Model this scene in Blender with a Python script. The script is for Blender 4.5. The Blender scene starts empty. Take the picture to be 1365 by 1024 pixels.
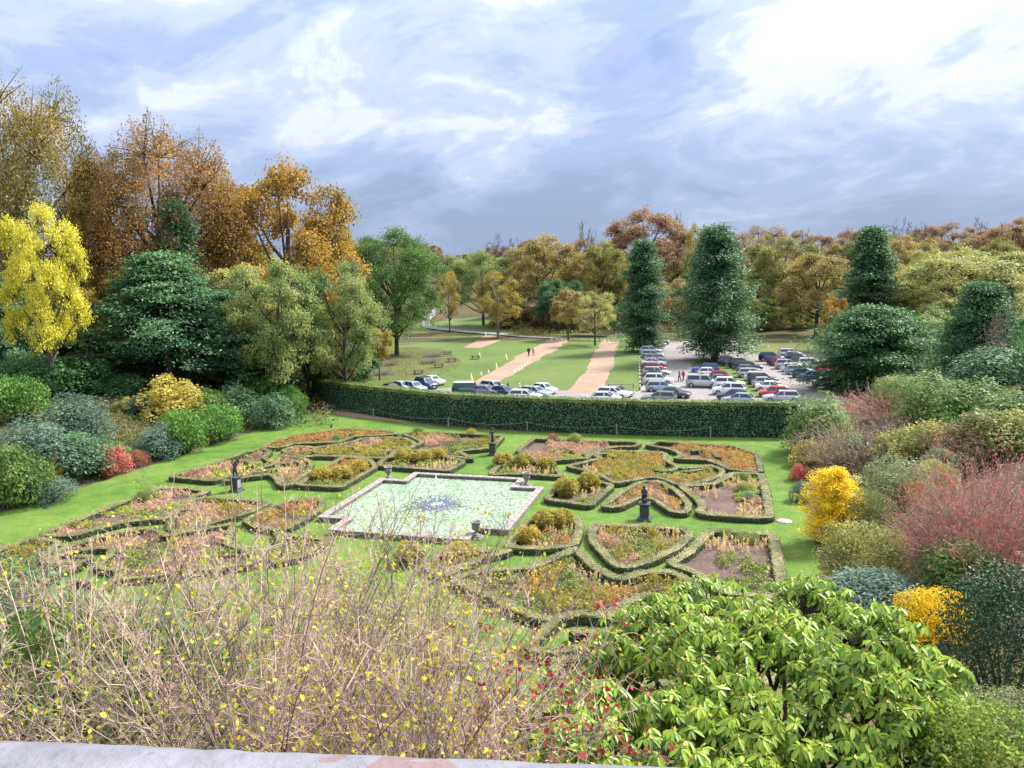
import bpy, math, random
import numpy as np
from mathutils import Vector, Matrix, geometry
R = math.radians
S = bpy.context.scene
COL = S.collection

# ------------------------------------------------------------------ camera
cd = bpy.data.cameras.new('camera'); cam = bpy.data.objects.new('camera', cd); COL.objects.link(cam)
cd.sensor_width = 36.0; cd.lens = 36.0 * 1026.0 / 1365.0
cd.clip_start = 0.05; cd.clip_end = 6000
EYE = 17.5
cam.matrix_world = Matrix.Translation((0, 0, EYE)) @ Matrix.Rotation(R(90 - 8.27), 4, 'X') @ Matrix.Rotation(R(-1.2), 4, 'Z')
S.camera = cam

# ------------------------------------------------------------------ light
EXPO = 1.93
S.view_settings.view_transform = 'Standard'; S.view_settings.look = 'None'
S.view_settings.gamma = 1.0; S.view_settings.use_curve_mapping = False
S.view_settings.exposure = EXPO
S.cycles.max_bounces = 6; S.cycles.diffuse_bounces = 3; S.cycles.glossy_bounces = 2
S.cycles.transmission_bounces = 3; S.cycles.transparent_max_bounces = 6
S.cycles.use_adaptive_sampling = True
SUN_EL, SUN_AZ = R(48), R(62)     # azimuth clockwise from the view direction
sd = bpy.data.lights.new('sun', 'SUN'); sun = bpy.data.objects.new('sun', sd); COL.objects.link(sun)
sd.energy = 2.6; sd.angle = R(12); sd.color = (1.0, 0.96, 0.88)
sv = Vector((math.sin(SUN_AZ) * math.cos(SUN_EL), math.cos(SUN_AZ) * math.cos(SUN_EL), math.sin(SUN_EL)))
sun.rotation_euler = sv.to_track_quat('Z', 'Y').to_euler(); sun.location = (60, 40, 120)

world = bpy.data.worlds.new('World'); S.world = world; world.use_nodes = True
nt = world.node_tree; nt.nodes.clear()
class NT:
    """small node-graph writer"""
    def __init__(s, tree): s.t = tree
    def n(s, kind, ins=None, **kw):
        nd = s.t.nodes.new(kind)
        for k, v in kw.items(): setattr(nd, k, v)
        for k, v in (ins or {}).items():
            if isinstance(v, bpy.types.NodeSocket): s.t.links.new(v, nd.inputs[k])
            else: nd.inputs[k].default_value = v
        return nd
    def m(s, op, a, b=0.0, c=0.0, clamp=False):
        return s.n('ShaderNodeMath', {0: a, 1: b, 2: c}, operation=op, use_clamp=clamp).outputs[0]
    def ramp(s, fac, stops, interp='LINEAR'):
        nd = s.n('ShaderNodeValToRGB', {0: fac}); cr = nd.color_ramp; cr.interpolation = interp
        while len(cr.elements) < len(stops): cr.elements.new(0.5)
        for e, (p, c) in zip(cr.elements, stops): e.position = p; e.color = (*c, 1)
        return nd.outputs[0]
    def mix(s, f, a, b, blend='MIX'):
        nd = s.n('ShaderNodeMix', data_type='RGBA', blend_type=blend)
        for i, v in ((0, f), (6, a), (7, b)):
            if isinstance(v, bpy.types.NodeSocket): s.t.links.new(v, nd.inputs[i])
            else: nd.inputs[i].default_value = v if i == 0 else (*v, 1) if len(v) == 3 else v
        return nd.outputs[2]
    def noise(s, vec, scale, detail=4, rough=0.55, dist=0.0):
        return s.n('ShaderNodeTexNoise', {'Vector': vec, 'Scale': scale, 'Detail': detail, 'Roughness': rough, 'Distortion': dist}).outputs[0]

g = NT(nt)
tc = g.n('ShaderNodeTexCoord').outputs['Generated']
sep = g.n('ShaderNodeSeparateXYZ', {0: tc})
el = g.m('MAXIMUM', sep.outputs[2], 0.0)
dv = g.n('ShaderNodeCombineXYZ', {0: sep.outputs[0], 1: sep.outputs[1], 2: g.m('MULTIPLY', el, 1.9)}).outputs[0]
m0 = g.n('ShaderNodeMapping', {'Vector': dv, 'Rotation': (0, R(27), 0)}).outputs[0]
m1 = g.n('ShaderNodeMapping', {'Vector': m0, 'Location': (20.3, 3.3, 0.0), 'Scale': (0.95, 0.95, 1.3)}).outputs[0]
n1 = g.noise(m1, 2.1, 2, 0.5, 0.4)
n2 = g.noise(m1, 5.0, 9, 0.58, 0.6)
n3 = g.noise(m1, 19.0, 6, 0.6, 0.3)
nn = g.m('ADD', g.m('MULTIPLY', n1, 0.46), g.m('ADD', g.m('MULTIPLY', n2, 0.44), g.m('MULTIPLY', n3, 0.10)))
nn = g.m('ADD', 0.475, g.m('ADD', g.m('MULTIPLY', g.m('SUBTRACT', nn, 0.5), 1.3), g.m('MULTIPLY', el, 0.28)))
cloud = g.ramp(nn, [(0.43, (0.285, 0.365, 0.575)), (0.52, (0.36, 0.445, 0.68)), (0.59, (0.49, 0.56, 0.775)), (0.655, (0.67, 0.715, 0.85)), (0.76, (0.88, 0.885, 0.91))], 'EASE')
nish = g.n('ShaderNodeTexSky', sky_type='NISHITA', sun_disc=False, sun_elevation=SUN_EL, sun_rotation=SUN_AZ).outputs[0]
nish = g.mix(1.0, nish, (0.09, 0.09, 0.09), 'MULTIPLY')
lum = g.m('MULTIPLY', g.m('ADD', 1.0, g.m('MULTIPLY', el, 1.7)), 0.262)     # an overcast sky is brighter overhead
cl = g.n('ShaderNodeVectorMath', {0: cloud, 3: lum}, operation='SCALE').outputs[0]
skyc = g.mix(0.96, nish, cl)
bg = g.n('ShaderNodeBackground', {'Color': skyc, 'Strength': 1.0})
out = g.n('ShaderNodeOutputWorld', {'Surface': bg.outputs[0]})

# ------------------------------------------------------------------ helpers
TH = math.radians(15.35)          # the garden's long axis against the view
CT, ST = math.cos(TH), math.sin(TH)
def sm(a, b, t):
    t = min(1.0, max(0.0, (t - a) / (b - a)))
    return t * t * (3 - 2 * t)
def uv(x, y): return x * CT - y * ST, x * ST + y * CT
def xy(u, v): return u * CT + v * ST, -u * ST + v * CT
def hz(x, y):
    """height of the ground, metres above the garden lawn"""
    u, v = uv(x, y)
    zn = min(13.5, max(0.0, (30.0 - y) * 0.53)) * (1 - 0.35 * sm(10, 40, abs(x)))
    u0 = 8.3 + 26 * sm(82, 92, v)
    zr = min(9.0, max(0.0, (u - u0) * 0.36)) * (1 - 0.6 * sm(150, 230, v))
    zl = (min(4.0, max(0.0, (-54.0 - u) * 0.36)) + min(8.0, max(0.0, (-66 - u) * 0.1))) * (1 - sm(96, 120, v))
    zl += min(14.0, max(0.0, (-88 - u) * 0.14)) * sm(100, 130, v)
    r = math.hypot(x, y)
    q = max(0.0, r - 196.0)
    az = x / max(y, 1.0)
    sl = 0.05 + 0.085 * sm(-0.07, 0.06, az) - 0.035 * sm(0.15, 0.5, az)
    zf = sl * min(q * q / (q + 50), 150 + 0.12 * q)
    if q > 400: zf -= (q - 400) * 0.02
    return max(zn, zr) + zl + max(zf, -10.0)
def tag(o, label=None, cat=None, group=None, kind=None):
    for k, v in (('label', label), ('category', cat), ('group', group), ('kind', kind)):
        if v: o[k] = v
    return o
def link(o, parent=None):
    COL.objects.link(o)
    if parent is not None: o.parent = parent
    return o
def thing(name, loc, label, cat, group=None, rz=0.0, scale=None):
    o = link(bpy.data.objects.new(name, None)); o.empty_display_size = 0.2
    o.location = loc; o.rotation_euler = (0, 0, rz)
    if scale is not None: o.scale = scale
    return tag(o, label, cat, group)
def ob(name, mesh, parent=None, mats=None, kind=None, loc=None, rot=None):
    o = link(bpy.data.objects.new(name, mesh), parent)
    if loc is not None: o.location = loc
    if rot is not None: o.rotation_euler = rot
    if mats:
        for i, m in enumerate(mats):
            if i < len(o.material_slots):
                o.material_slots[i].link = 'OBJECT'; o.material_slots[i].material = m
    if kind: o['kind'] = kind
    return o

class Acc:
    """collects vertices and faces (numpy), writes one mesh"""
    def __init__(s): s.V = []; s.F = []; s.n = 0
    def add(s, V, F, mi=0, rnd=0.5, smooth=False):
        V = np.asarray(V, float).reshape(-1, 3); F = np.asarray(F, int)
        if len(F) == 0: return
        r = np.broadcast_to(np.asarray(rnd, float), (len(F),)); mi = np.broadcast_to(np.asarray(mi, int), (len(F),))
        s.V.append(V); s.F.append((F + s.n, mi, r, smooth)); s.n += len(V)
    def mesh(s, name, nm=1, mats=None):
        me = bpy.data.meshes.new(name); V = np.concatenate(s.V)
        me.vertices.add(len(V)); me.vertices.foreach_set('co', V.ravel().astype(np.float32))
        nf = sum(len(f[0]) for f in s.F); nl = sum(f[0].size for f in s.F)
        me.loops.add(nl); me.polygons.add(nf)
        me.loops.foreach_set('vertex_index', np.concatenate([f[0].ravel() for f in s.F]).astype(np.int32))
        cnt = np.concatenate([np.full(len(f[0]), f[0].shape[1]) for f in s.F])
        st = np.concatenate([[0], np.cumsum(cnt)[:-1]])
        me.polygons.foreach_set('loop_start', st.astype(np.int32))
        me.polygons.foreach_set('material_index', np.concatenate([f[1] for f in s.F]).astype(np.int32))
        me.polygons.foreach_set('use_smooth', np.concatenate([np.full(len(f[0]), f[3]) for f in s.F]))
        a = me.attributes.new('rnd', 'FLOAT', 'FACE'); a.data.foreach_set('value', np.concatenate([f[2] for f in s.F]).astype(np.float32))
        for i in range(nm): me.materials.append(mats[i] if mats else None)
        me.update(calc_edges=True); me.validate()
        return me
def unit(a): return a / np.maximum(1e-9, np.linalg.norm(a, axis=1, keepdims=True))
def add_leaves(acc, P, N, L, W, rng, mi=0, rnd=None, T=None, fold=0.0):
    """diamond leaves at P, facing N; T = direction of the leaf's length"""
    n = len(P)
    if n == 0: return
    P = np.asarray(P, float); N = unit(np.asarray(N, float))
    if T is None: T = rng.normal(size=(n, 3))
    T = unit(T - N * (T * N).sum(1, keepdims=True)); B = np.cross(N, T)
    s = rng.uniform(0.7, 1.3, (n, 1)); L = np.asarray(L).reshape(-1, 1) * s; W = np.asarray(W).reshape(-1, 1) * s
    V = np.stack([P - T * L / 2, P + B * W / 2 + N * fold * W, P + T * L / 2, P - B * W / 2 + N * fold * W], 1).reshape(-1, 3)
    F = np.arange(4 * n).reshape(-1, 4)
    acc.add(V, F, mi, rng.random(n) if rnd is None else rnd)
def add_tube(acc, pts, rad, sides=5, mi=0, rnd=0.5, cap=False, smooth=True):
    pts = np.asarray(pts, float); k = len(pts); rad = np.broadcast_to(np.asarray(rad, float), (k,))
    d = np.gradient(pts, axis=0); d = unit(d)
    ref = np.array([0, 0, 1.0]) if abs(d[0][2]) < 0.9 else np.array([1.0, 0, 0])
    a = unit(np.cross(d, ref)); b = np.cross(d, a)
    th = np.arange(sides) / sides * 2 * math.pi
    V = pts[:, None] + (a[:, None] * np.cos(th)[None, :, None] + b[:, None] * np.sin(th)[None, :, None]) * rad[:, None, None]
    i = np.arange(k - 1)[:, None] * sides; j = np.arange(sides)[None]
    jn = (j + 1) % sides
    F = np.stack([i + j, i + jn, i + sides + jn, i + sides + j], -1).reshape(-1, 4)
    V = V.reshape(-1, 3); acc.add(V, F, mi, rnd, smooth)
    if cap: acc.add(V[-sides:], [list(range(sides))], mi, rnd); acc.add(V[:sides], [list(range(sides))[::-1]], mi, rnd)
def add_box(acc, c, s, rz=0.0, mi=0, rnd=0.5, taper=1.0):
    x, y, z = s[0] / 2, s[1] / 2, s[2] / 2
    V = np.array([(-x, -y, -z), (x, -y, -z), (x, y, -z), (-x, y, -z), (-x * taper, -y * taper, z), (x * taper, -y * taper, z), (x * taper, y * taper, z), (-x * taper, y * taper, z)])
    cz, sz = math.cos(rz), math.sin(rz)
    V = np.stack([V[:, 0] * cz - V[:, 1] * sz, V[:, 0] * sz + V[:, 1] * cz, V[:, 2]], 1) + np.asarray(c)
    acc.add(V, [(3, 2, 1, 0), (4, 5, 6, 7), (0, 1, 5, 4), (1, 2, 6, 5), (2, 3, 7, 6), (3, 0, 4, 7)], mi, rnd)
def add_lathe(acc, prof, c=(0, 0, 0), sides=16, mi=0, smooth=True):
    prof = np.asarray(prof, float); k = len(prof); th = np.arange(sides) / sides * 2 * math.pi
    V = np.stack([prof[:, None, 0] * np.cos(th), prof[:, None, 0] * np.sin(th), np.repeat(prof[:, 1:2], sides, 1)], -1).reshape(-1, 3) + np.asarray(c)
    i = np.arange(k - 1)[:, None] * sides; j = np.arange(sides)[None]; jn = (j + 1) % sides
    acc.add(V, np.stack([i + j, i + jn, i + sides + jn, i + sides + j], -1).reshape(-1, 4), mi, 0.5, smooth)
def box_mesh(name, s, mat, taper=1.0):
    a = Acc(); add_box(a, (0, 0, 0), s, taper=taper); return a.mesh(name, 1, [mat])

# ------------------------------------------------------------------ materials
MC = {}
def mat_base(name):
    m = bpy.data.materials.new(name); m.use_nodes = True; m.node_tree.nodes.clear()
    return m, NT(m.node_tree)
def simple(name, col, rough=0.6, metal=0.0, spec=0.5, var=0.12, scale=6.0, bump=0.0, coat=0.0):
    if name in MC: return MC[name]
    m, g = mat_base(name)
    co = g.n('ShaderNodeTexCoord').outputs['Object']
    f = g.noise(co, scale, 5, 0.6)
    lo = tuple(max(0, c * (1 - var * 2)) for c in col); hi = tuple(min(1, c * (1 + var * 2)) for c in col)
    c = g.ramp(f, [(0.3, lo), (0.7, hi)])
    ins = {'Base Color': c, 'Roughness': rough, 'Metallic': metal, 'Specular IOR Level': spec, 'Coat Weight': coat}
    if bump: ins['Normal'] = g.n('ShaderNodeBump', {'Strength': bump, 'Distance': 0.05, 'Height': f}).outputs[0]
    b = g.n('ShaderNodeBsdfPrincipled', ins)
    g.n('ShaderNodeOutputMaterial', {'Surface': b.outputs[0]}); MC[name] = m
    return m
def leafmat(name, cols, trans=0.42, rough=0.55, spec=0.35, clump=3.2, amt=1.15, objvar=0.12, world=False):
    """foliage: each leaf its own tone (attribute rnd), broad patches of tone by noise"""
    if name in MC: return MC[name]
    m, g = mat_base(name)
    r = g.n('ShaderNodeAttribute', attribute_name='rnd').outputs['Fac']
    co = g.n('ShaderNodeNewGeometry').outputs['Position'] if world else g.n('ShaderNodeTexCoord').outputs['Object']
    oi = g.n('ShaderNodeObjectInfo').outputs['Random']
    if not world: co = g.n('ShaderNodeVectorMath', {0: co, 1: g.n('ShaderNodeCombineXYZ', {0: g.m('MULTIPLY', oi, 31.0), 1: oi, 2: oi}).outputs[0]}, operation='ADD').outputs[0]
    nz = g.noise(co, clump, 3, 0.6)
    f = g.m('ADD', g.m('MULTIPLY', r, 0.55), g.m('MULTIPLY', g.m('SUBTRACT', nz, 0.5), amt))
    f = g.m('ADD', f, g.m('ADD', 0.22, g.m('MULTIPLY', g.m('SUBTRACT', oi, 0.5), objvar)))
    k = len(cols)
    c = g.ramp(f, [(0.08 + 0.84 * i / (k - 1), cc) for i, cc in enumerate(cols)])
    b = g.n('ShaderNodeBsdfPrincipled', {'Base Color': c, 'Roughness': rough, 'Specular IOR Level': spec})
    tcol = g.mix(1.0, c, (1.0, 1.0, 0.75), 'MULTIPLY')
    t = g.n('ShaderNodeBsdfTranslucent', {'Color': tcol})
    mx = g.n('ShaderNodeMixShader', {0: trans, 1: b.outputs[0], 2: t.outputs[0]})
    g.n('ShaderNodeOutputMaterial', {'Surface': mx.outputs[0]}); MC[name] = m
    return m
BARK = simple('bark', (0.085, 0.07, 0.055), 0.9, scale=14, bump=0.6, var=0.3)
BARKR = simple('red_bark', (0.16, 0.085, 0.06), 0.9, scale=14, bump=0.6, var=0.3)
BARKG = simple('grey_bark', (0.2, 0.185, 0.165), 0.9, scale=14, bump=0.5, var=0.3)
TWIGG = simple('bare_twig', (0.145, 0.115, 0.095), 0.9, scale=9, var=0.3)
LM = dict(
    olive=leafmat('olive_leaf', [(0.0584, 0.0876, 0.0234), (0.194, 0.224, 0.0584), (0.368, 0.332, 0.0876), (0.564, 0.368, 0.0974)]),
    beech=leafmat('copper_beech_leaf', [(.10, .09, .03), (.26, .175, .05), (.46, .23, .065), (.52, .25, .075)]),
    beecholive=leafmat('turning_beech_leaf', [(.06, .09, .025), (.17, .17, .045), (.34, .26, .06), (.44, .26, .065)]),
    oakorange=leafmat('orange_oak_leaf', [(.14, .11, .025), (.33, .22, .045), (.52, .32, .055), (.60, .37, .07)]),
    brown=leafmat('dry_brown_leaf', [(0.156, 0.114, 0.072), (0.312, 0.222, 0.144), (0.456, 0.336, 0.228)]),
    rust=leafmat('rust_leaf', [(0.12, 0.084, 0.054), (0.24, 0.156, 0.09), (0.372, 0.228, 0.132), (0.456, 0.288, 0.156)]),
    yellow=leafmat('yellow_leaf', [(0.3, 0.312, 0.036), (0.6, 0.576, 0.06), (0.792, 0.732, 0.096), (0.9, 0.84, 0.24)], trans=0.4),
    yelgreen=leafmat('yellow_green_leaf', [(0.163, 0.163, 0.0375), (0.375, 0.3, 0.0625), (0.575, 0.413, 0.1)]),
    gold=leafmat('gold_oak_leaf', [(0.154, 0.139, 0.0487), (0.306, 0.258, 0.0905), (0.487, 0.376, 0.125), (0.641, 0.432, 0.139)]),
    green=leafmat('green_oak_leaf', [(0.0313, 0.0783, 0.0219), (0.0783, 0.174, 0.039), (0.157, 0.275, 0.0626), (0.267, 0.329, 0.0783)]),
    midgreen=leafmat('dull_green_leaf', [(0.0625, 0.125, 0.0502), (0.175, 0.278, 0.0878), (0.352, 0.401, 0.138), (0.552, 0.474, 0.175)]),
    paleolive=leafmat('pale_olive_leaf', [(0.125, 0.157, 0.0626), (0.314, 0.344, 0.125), (0.542, 0.521, 0.186), (0.668, 0.565, 0.209)]),
    yew=leafmat('yew_needle', [(0.026, 0.0731, 0.0398), (0.065, 0.156, 0.0778), (0.131, 0.26, 0.111), (0.235, 0.366, 0.144)], trans=0.25),
    conifer=leafmat('conifer_needle', [(0.026, 0.0784, 0.0418), (0.061, 0.148, 0.0696), (0.122, 0.235, 0.105), (0.209, 0.313, 0.133)], trans=0.3),
    darkgreen=leafmat('dark_evergreen_leaf', [(0.026, 0.0763, 0.0305), (0.0653, 0.163, 0.061), (0.131, 0.262, 0.087)], trans=0.3),
    # shrubs
    laurel=leafmat('laurel_leaf', [(0.0319, 0.0952, 0.0213), (0.0952, 0.224, 0.0425), (0.181, 0.351, 0.0638), (0.255, 0.446, 0.0952)], spec=0.5),
    rhodo=leafmat('rhododendron_leaf', [(0.0312, 0.0938, 0.0469), (0.0781, 0.173, 0.086), (0.156, 0.281, 0.133), (0.266, 0.39, 0.188)], trans=0.3, spec=0.5),
    rhodolight=leafmat('light_rhododendron_leaf', [(0.045, 0.09, 0.0225), (0.117, 0.207, 0.045), (0.216, 0.324, 0.0806), (0.288, 0.378, 0.117)], spec=0.45),
    bluegreen=leafmat('blue_green_leaf', [(0.027, 0.063, 0.045), (0.072, 0.135, 0.0994), (0.153, 0.234, 0.171), (0.225, 0.306, 0.225)], trans=0.3),
    varieg=leafmat('variegated_leaf', [(0.0875, 0.125, 0.0375), (0.25, 0.275, 0.0875), (0.5, 0.475, 0.163), (0.65, 0.6, 0.25)]),
    greyvar=leafmat('grey_variegated_leaf', [(0.0625, 0.1, 0.05), (0.175, 0.225, 0.112), (0.35, 0.375, 0.225), (0.525, 0.525, 0.338)]),
    dome=leafmat('dull_olive_leaf', [(0.0625, 0.0875, 0.0312), (0.138, 0.175, 0.0625), (0.237, 0.263, 0.1), (0.325, 0.325, 0.138)]),
    brightyellow=leafmat('bright_yellow_leaf', [(0.441, 0.284, 0.0105), (0.84, 0.578, 0.0158), (0.9, 0.693, 0.0315), (0.9, 0.777, 0.084)], trans=0.4),
    goldshrub=leafmat('gold_shrub_leaf', [(.25, .22, .05), (.48, .41, .09), (.62, .53, .14), (.68, .6, .22)]),
    pink=leafmat('pink_red_leaf', [(0.312, 0.075, 0.0625), (0.575, 0.163, 0.138), (0.725, 0.3, 0.25)]),
    spindle=leafmat('crimson_leaf', [(0.375, 0.075, 0.0875), (0.625, 0.15, 0.15), (0.725, 0.3, 0.275)]),
    redbrown=leafmat('red_brown_leaf', [(0.138, 0.0625, 0.0375), (0.3, 0.112, 0.075), (0.425, 0.188, 0.125), (0.45, 0.312, 0.188)]),
    holly=leafmat('holly_leaf', [(0.0116, 0.0362, 0.0174), (0.029, 0.0725, 0.0319), (0.0652, 0.13, 0.0508)], trans=0.1, spec=0.5),
    limecon=leafmat('lime_conifer_spray', [(.05, .10, .02), (.13, .21, .03), (.27, .36, .06), (.42, .48, .12)]),
    twigshrub=leafmat('mauve_twig_leaf', [(0.15, 0.112, 0.075), (0.288, 0.213, 0.138), (0.375, 0.3, 0.188), (0.325, 0.338, 0.138)]),
    # beds
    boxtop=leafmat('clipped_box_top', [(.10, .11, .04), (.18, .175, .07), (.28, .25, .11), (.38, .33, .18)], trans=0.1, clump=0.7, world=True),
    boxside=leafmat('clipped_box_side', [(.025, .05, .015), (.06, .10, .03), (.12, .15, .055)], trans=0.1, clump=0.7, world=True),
    heather=leafmat('pink_heather', [(0.256, 0.15, 0.09), (0.48, 0.3, 0.196), (0.63, 0.434, 0.3), (0.72, 0.54, 0.39)], clump=0.5, world=True),
    rusty=leafmat('rust_bedding', [(0.18, 0.156, 0.042), (0.36, 0.264, 0.072), (0.528, 0.336, 0.108), (0.6, 0.408, 0.156)], clump=0.5, world=True),
    orange=leafmat('orange_bedding', [(.22, .15, .05), (.42, .24, .08), (.55, .32, .13), (.45, .36, .14)], clump=0.5, world=True),
    lime=leafmat('lime_bedding', [(0.168, 0.231, 0.0315), (0.357, 0.42, 0.063), (0.504, 0.525, 0.116)], clump=0.5, world=True),
    bedgreen=leafmat('green_bedding', [(0.075, 0.12, 0.03), (0.18, 0.24, 0.06), (0.3, 0.346, 0.09), (0.39, 0.36, 0.105)], clump=0.5, world=True),
    goldgreen=leafmat('olive_gold_bedding', [(0.132, 0.132, 0.03), (0.264, 0.252, 0.054), (0.408, 0.36, 0.078), (0.552, 0.408, 0.096)], clump=0.5, world=True),
    straw=leafmat('straw_spikes', [(0.45, 0.36, 0.166), (0.72, 0.57, 0.284), (0.87, 0.75, 0.45)], clump=0.5, world=True),
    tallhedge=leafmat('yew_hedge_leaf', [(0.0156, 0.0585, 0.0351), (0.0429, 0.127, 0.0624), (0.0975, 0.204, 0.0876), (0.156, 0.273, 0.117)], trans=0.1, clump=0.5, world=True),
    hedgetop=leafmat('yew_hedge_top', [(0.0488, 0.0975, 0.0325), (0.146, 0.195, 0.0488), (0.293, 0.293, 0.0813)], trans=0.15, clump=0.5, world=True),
    ivy=leafmat('ground_ivy', [(0.0312, 0.0688, 0.025), (0.0938, 0.15, 0.0562), (0.2, 0.237, 0.112), (0.375, 0.35, 0.2)], clump=0.4, world=True),
    litter=leafmat('fallen_leaf', [(0.125, 0.075, 0.0375), (0.275, 0.163, 0.075), (0.425, 0.275, 0.125), (0.525, 0.413, 0.15)], clump=0.3, world=True),
    bracken=leafmat('dead_bracken', [(0.125, 0.0875, 0.0375), (0.25, 0.163, 0.0625), (0.325, 0.25, 0.1), (0.163, 0.188, 0.0625)], clump=0.2, world=True),
    meadow=leafmat('meadow_grass_blade', [(0.0625, 0.106, 0.0225), (0.112, 0.175, 0.0375), (0.2, 0.237, 0.0625), (0.312, 0.3, 0.125)], clump=0.12, world=True),
)

# ------------------------------------------------------------------ ground materials
def ground_mat(name, stops, scales=(0.25, 2.2, 14.0), wts=(0.35, 0.3, 0.35), rough=0.9, bump=0.3, bscale=9.0):
    m, g = mat_base(name)
    P = g.n('ShaderNodeNewGeometry').outputs['Position']
    f = 0.0
    for s, w in zip(scales, wts):
        f = g.m('ADD', f, g.m('MULTIPLY', g.noise(P, s, 5, 0.6), w))
    c = g.ramp(f, stops)
    h = g.noise(P, bscale, 4, 0.65)
    nrm = g.n('ShaderNodeBump', {'Strength': bump, 'Distance': 0.08, 'Height': h}).outputs[0]
    b = g.n('ShaderNodeBsdfPrincipled', {'Base Color': c, 'Roughness': rough, 'Specular IOR Level': 0.2, 'Normal': nrm})
    g.n('ShaderNodeOutputMaterial', {'Surface': b.outputs[0]}); return m
M_LAWN = ground_mat('lawn_grass', [(0.36, (0.042, 0.095, 0.013)), (0.46, (0.078, 0.150, 0.022)), (0.55, (0.118, 0.188, 0.034)), (0.65, (0.18, 0.215, 0.065))], (0.12, 0.8, 4.5), (0.34, 0.33, 0.33), bump=0.7, bscale=16)
M_FIELD = ground_mat('field_grass', [(0.36, (0.052, 0.086, 0.02)), (0.47, (0.08, 0.124, 0.028)), (0.56, (0.105, 0.142, 0.038)), (0.66, (0.155, 0.155, 0.06))], (0.06, 0.6, 5.0), (0.4, 0.3, 0.3))
M_ROUGH = ground_mat('rough_grass', [(0.36, (0.05, 0.06, 0.02)), (0.46, (0.085, 0.095, 0.03)), (0.55, (0.12, 0.115, 0.042)), (0.66, (0.17, 0.135, 0.065))], (0.09, 0.8, 5.0), (0.4, 0.3, 0.3))
M_WOOD = ground_mat('woodland_floor', [(0.36, (0.025, 0.03, 0.012)), (0.46, (0.05, 0.052, 0.02)), (0.55, (0.085, 0.065, 0.028)), (0.66, (0.13, 0.08, 0.04))], (0.08, 0.5, 4.0), (0.4, 0.3, 0.3))
M_SOIL = ground_mat('bed_mulch', [(0.36, (0.055, 0.037, 0.03)), (0.48, (0.10, 0.068, 0.06)), (0.58, (0.155, 0.108, 0.096)), (0.66, (0.22, 0.165, 0.14))], (0.5, 5.0, 22.0), (0.25, 0.35, 0.4), bump=0.6, bscale=20)
M_GRAVEL = ground_mat('car_park_gravel', [(0.36, (0.155, 0.142, 0.135)), (0.5, (0.215, 0.197, 0.19)), (0.64, (0.275, 0.252, 0.245))], (0.05, 0.7, 8.0), (0.4, 0.3, 0.3))
M_SAND = ground_mat('sandy_track', [(0.36, (0.19, 0.13, 0.09)), (0.5, (0.26, 0.185, 0.135)), (0.64, (0.31, 0.23, 0.175))], (0.08, 0.7, 8.0), (0.4, 0.3, 0.3))
M_ROAD = ground_mat('pale_road', [(0.36, (0.16, 0.16, 0.16)), (0.5, (0.20, 0.2, 0.205)), (0.64, (0.25, 0.25, 0.25))], (0.05, 0.5, 6.0), (0.4, 0.3, 0.3))

# ------------------------------------------------------------------ terrain
def axis(lo, hi, step, far, grow=1.16):
    a = list(np.arange(lo, hi + 1e-6, step)); s = step; b = [hi]
    while b[-1] < far[1]: s *= grow; b.append(b[-1] + s)
    s = step; c = [lo]
    while c[-1] > far[0]: s *= grow; c.append(c[-1] - s)
    return np.array(c[:0:-1] + a + b[1:])
def grid_mesh(name, xs, ys, dz, mat, zf=None):
    X, Y = np.meshgrid(xs, ys); Zs = np.array([[ (zf or hz)(x, y) + dz for x in xs] for y in ys])
    V = np.stack([X, Y, Zs], -1).reshape(-1, 3); w = len(xs)
    i = (np.arange(len(ys) - 1)[:, None] * w + np.arange(w - 1)[None]).ravel()
    a = Acc(); a.add(V, np.stack([i, i + 1, i + w + 1, i + w], 1), 0, 0.5, True)
    return a.mesh(name, 1, [mat])
xs = axis(-84, 74, 2.0, (-1700, 1700)); ys = axis(0, 126, 2.0, (-40, 3000))
ob('ground', grid_mesh('ground', xs, ys, 0.0, M_WOOD), kind='structure')

def resample(pts, step, closed=False):
    p = np.asarray(pts, float)
    if closed: p = np.vstack([p, p[:1]])
    d = np.r_[0, np.cumsum(np.linalg.norm(np.diff(p, axis=0), axis=1))]
    k = max(2, int(round(d[-1] / step)))
    t = np.linspace(0, d[-1], k + 1)
    q = np.stack([np.interp(t, d, p[:, i]) for i in range(p.shape[1])], 1)
    return q[:-1] if closed else q
def smooth(p, n, closed):
    p = p.copy()
    for _ in range(n):
        if closed: p = p * 0.5 + (np.roll(p, 1, 0) + np.roll(p, -1, 0)) * 0.25
        else: p[1:-1] = p[1:-1] * 0.5 + (p[:-2] + p[2:]) * 0.25
    return p
def inside(poly, q):
    poly = np.asarray(poly); x, y = q[:, 0], q[:, 1]; r = np.zeros(len(q), bool); j = len(poly) - 1
    for i in range(len(poly)):
        xi, yi = poly[i]; xj, yj = poly[j]
        with np.errstate(divide='ignore', invalid='ignore'):
            r ^= ((yi > y) != (yj > y)) & (x < (xj - xi) * (y - yi) / (yj - yi + 1e-12) + xi)
        j = i
    return r
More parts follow.
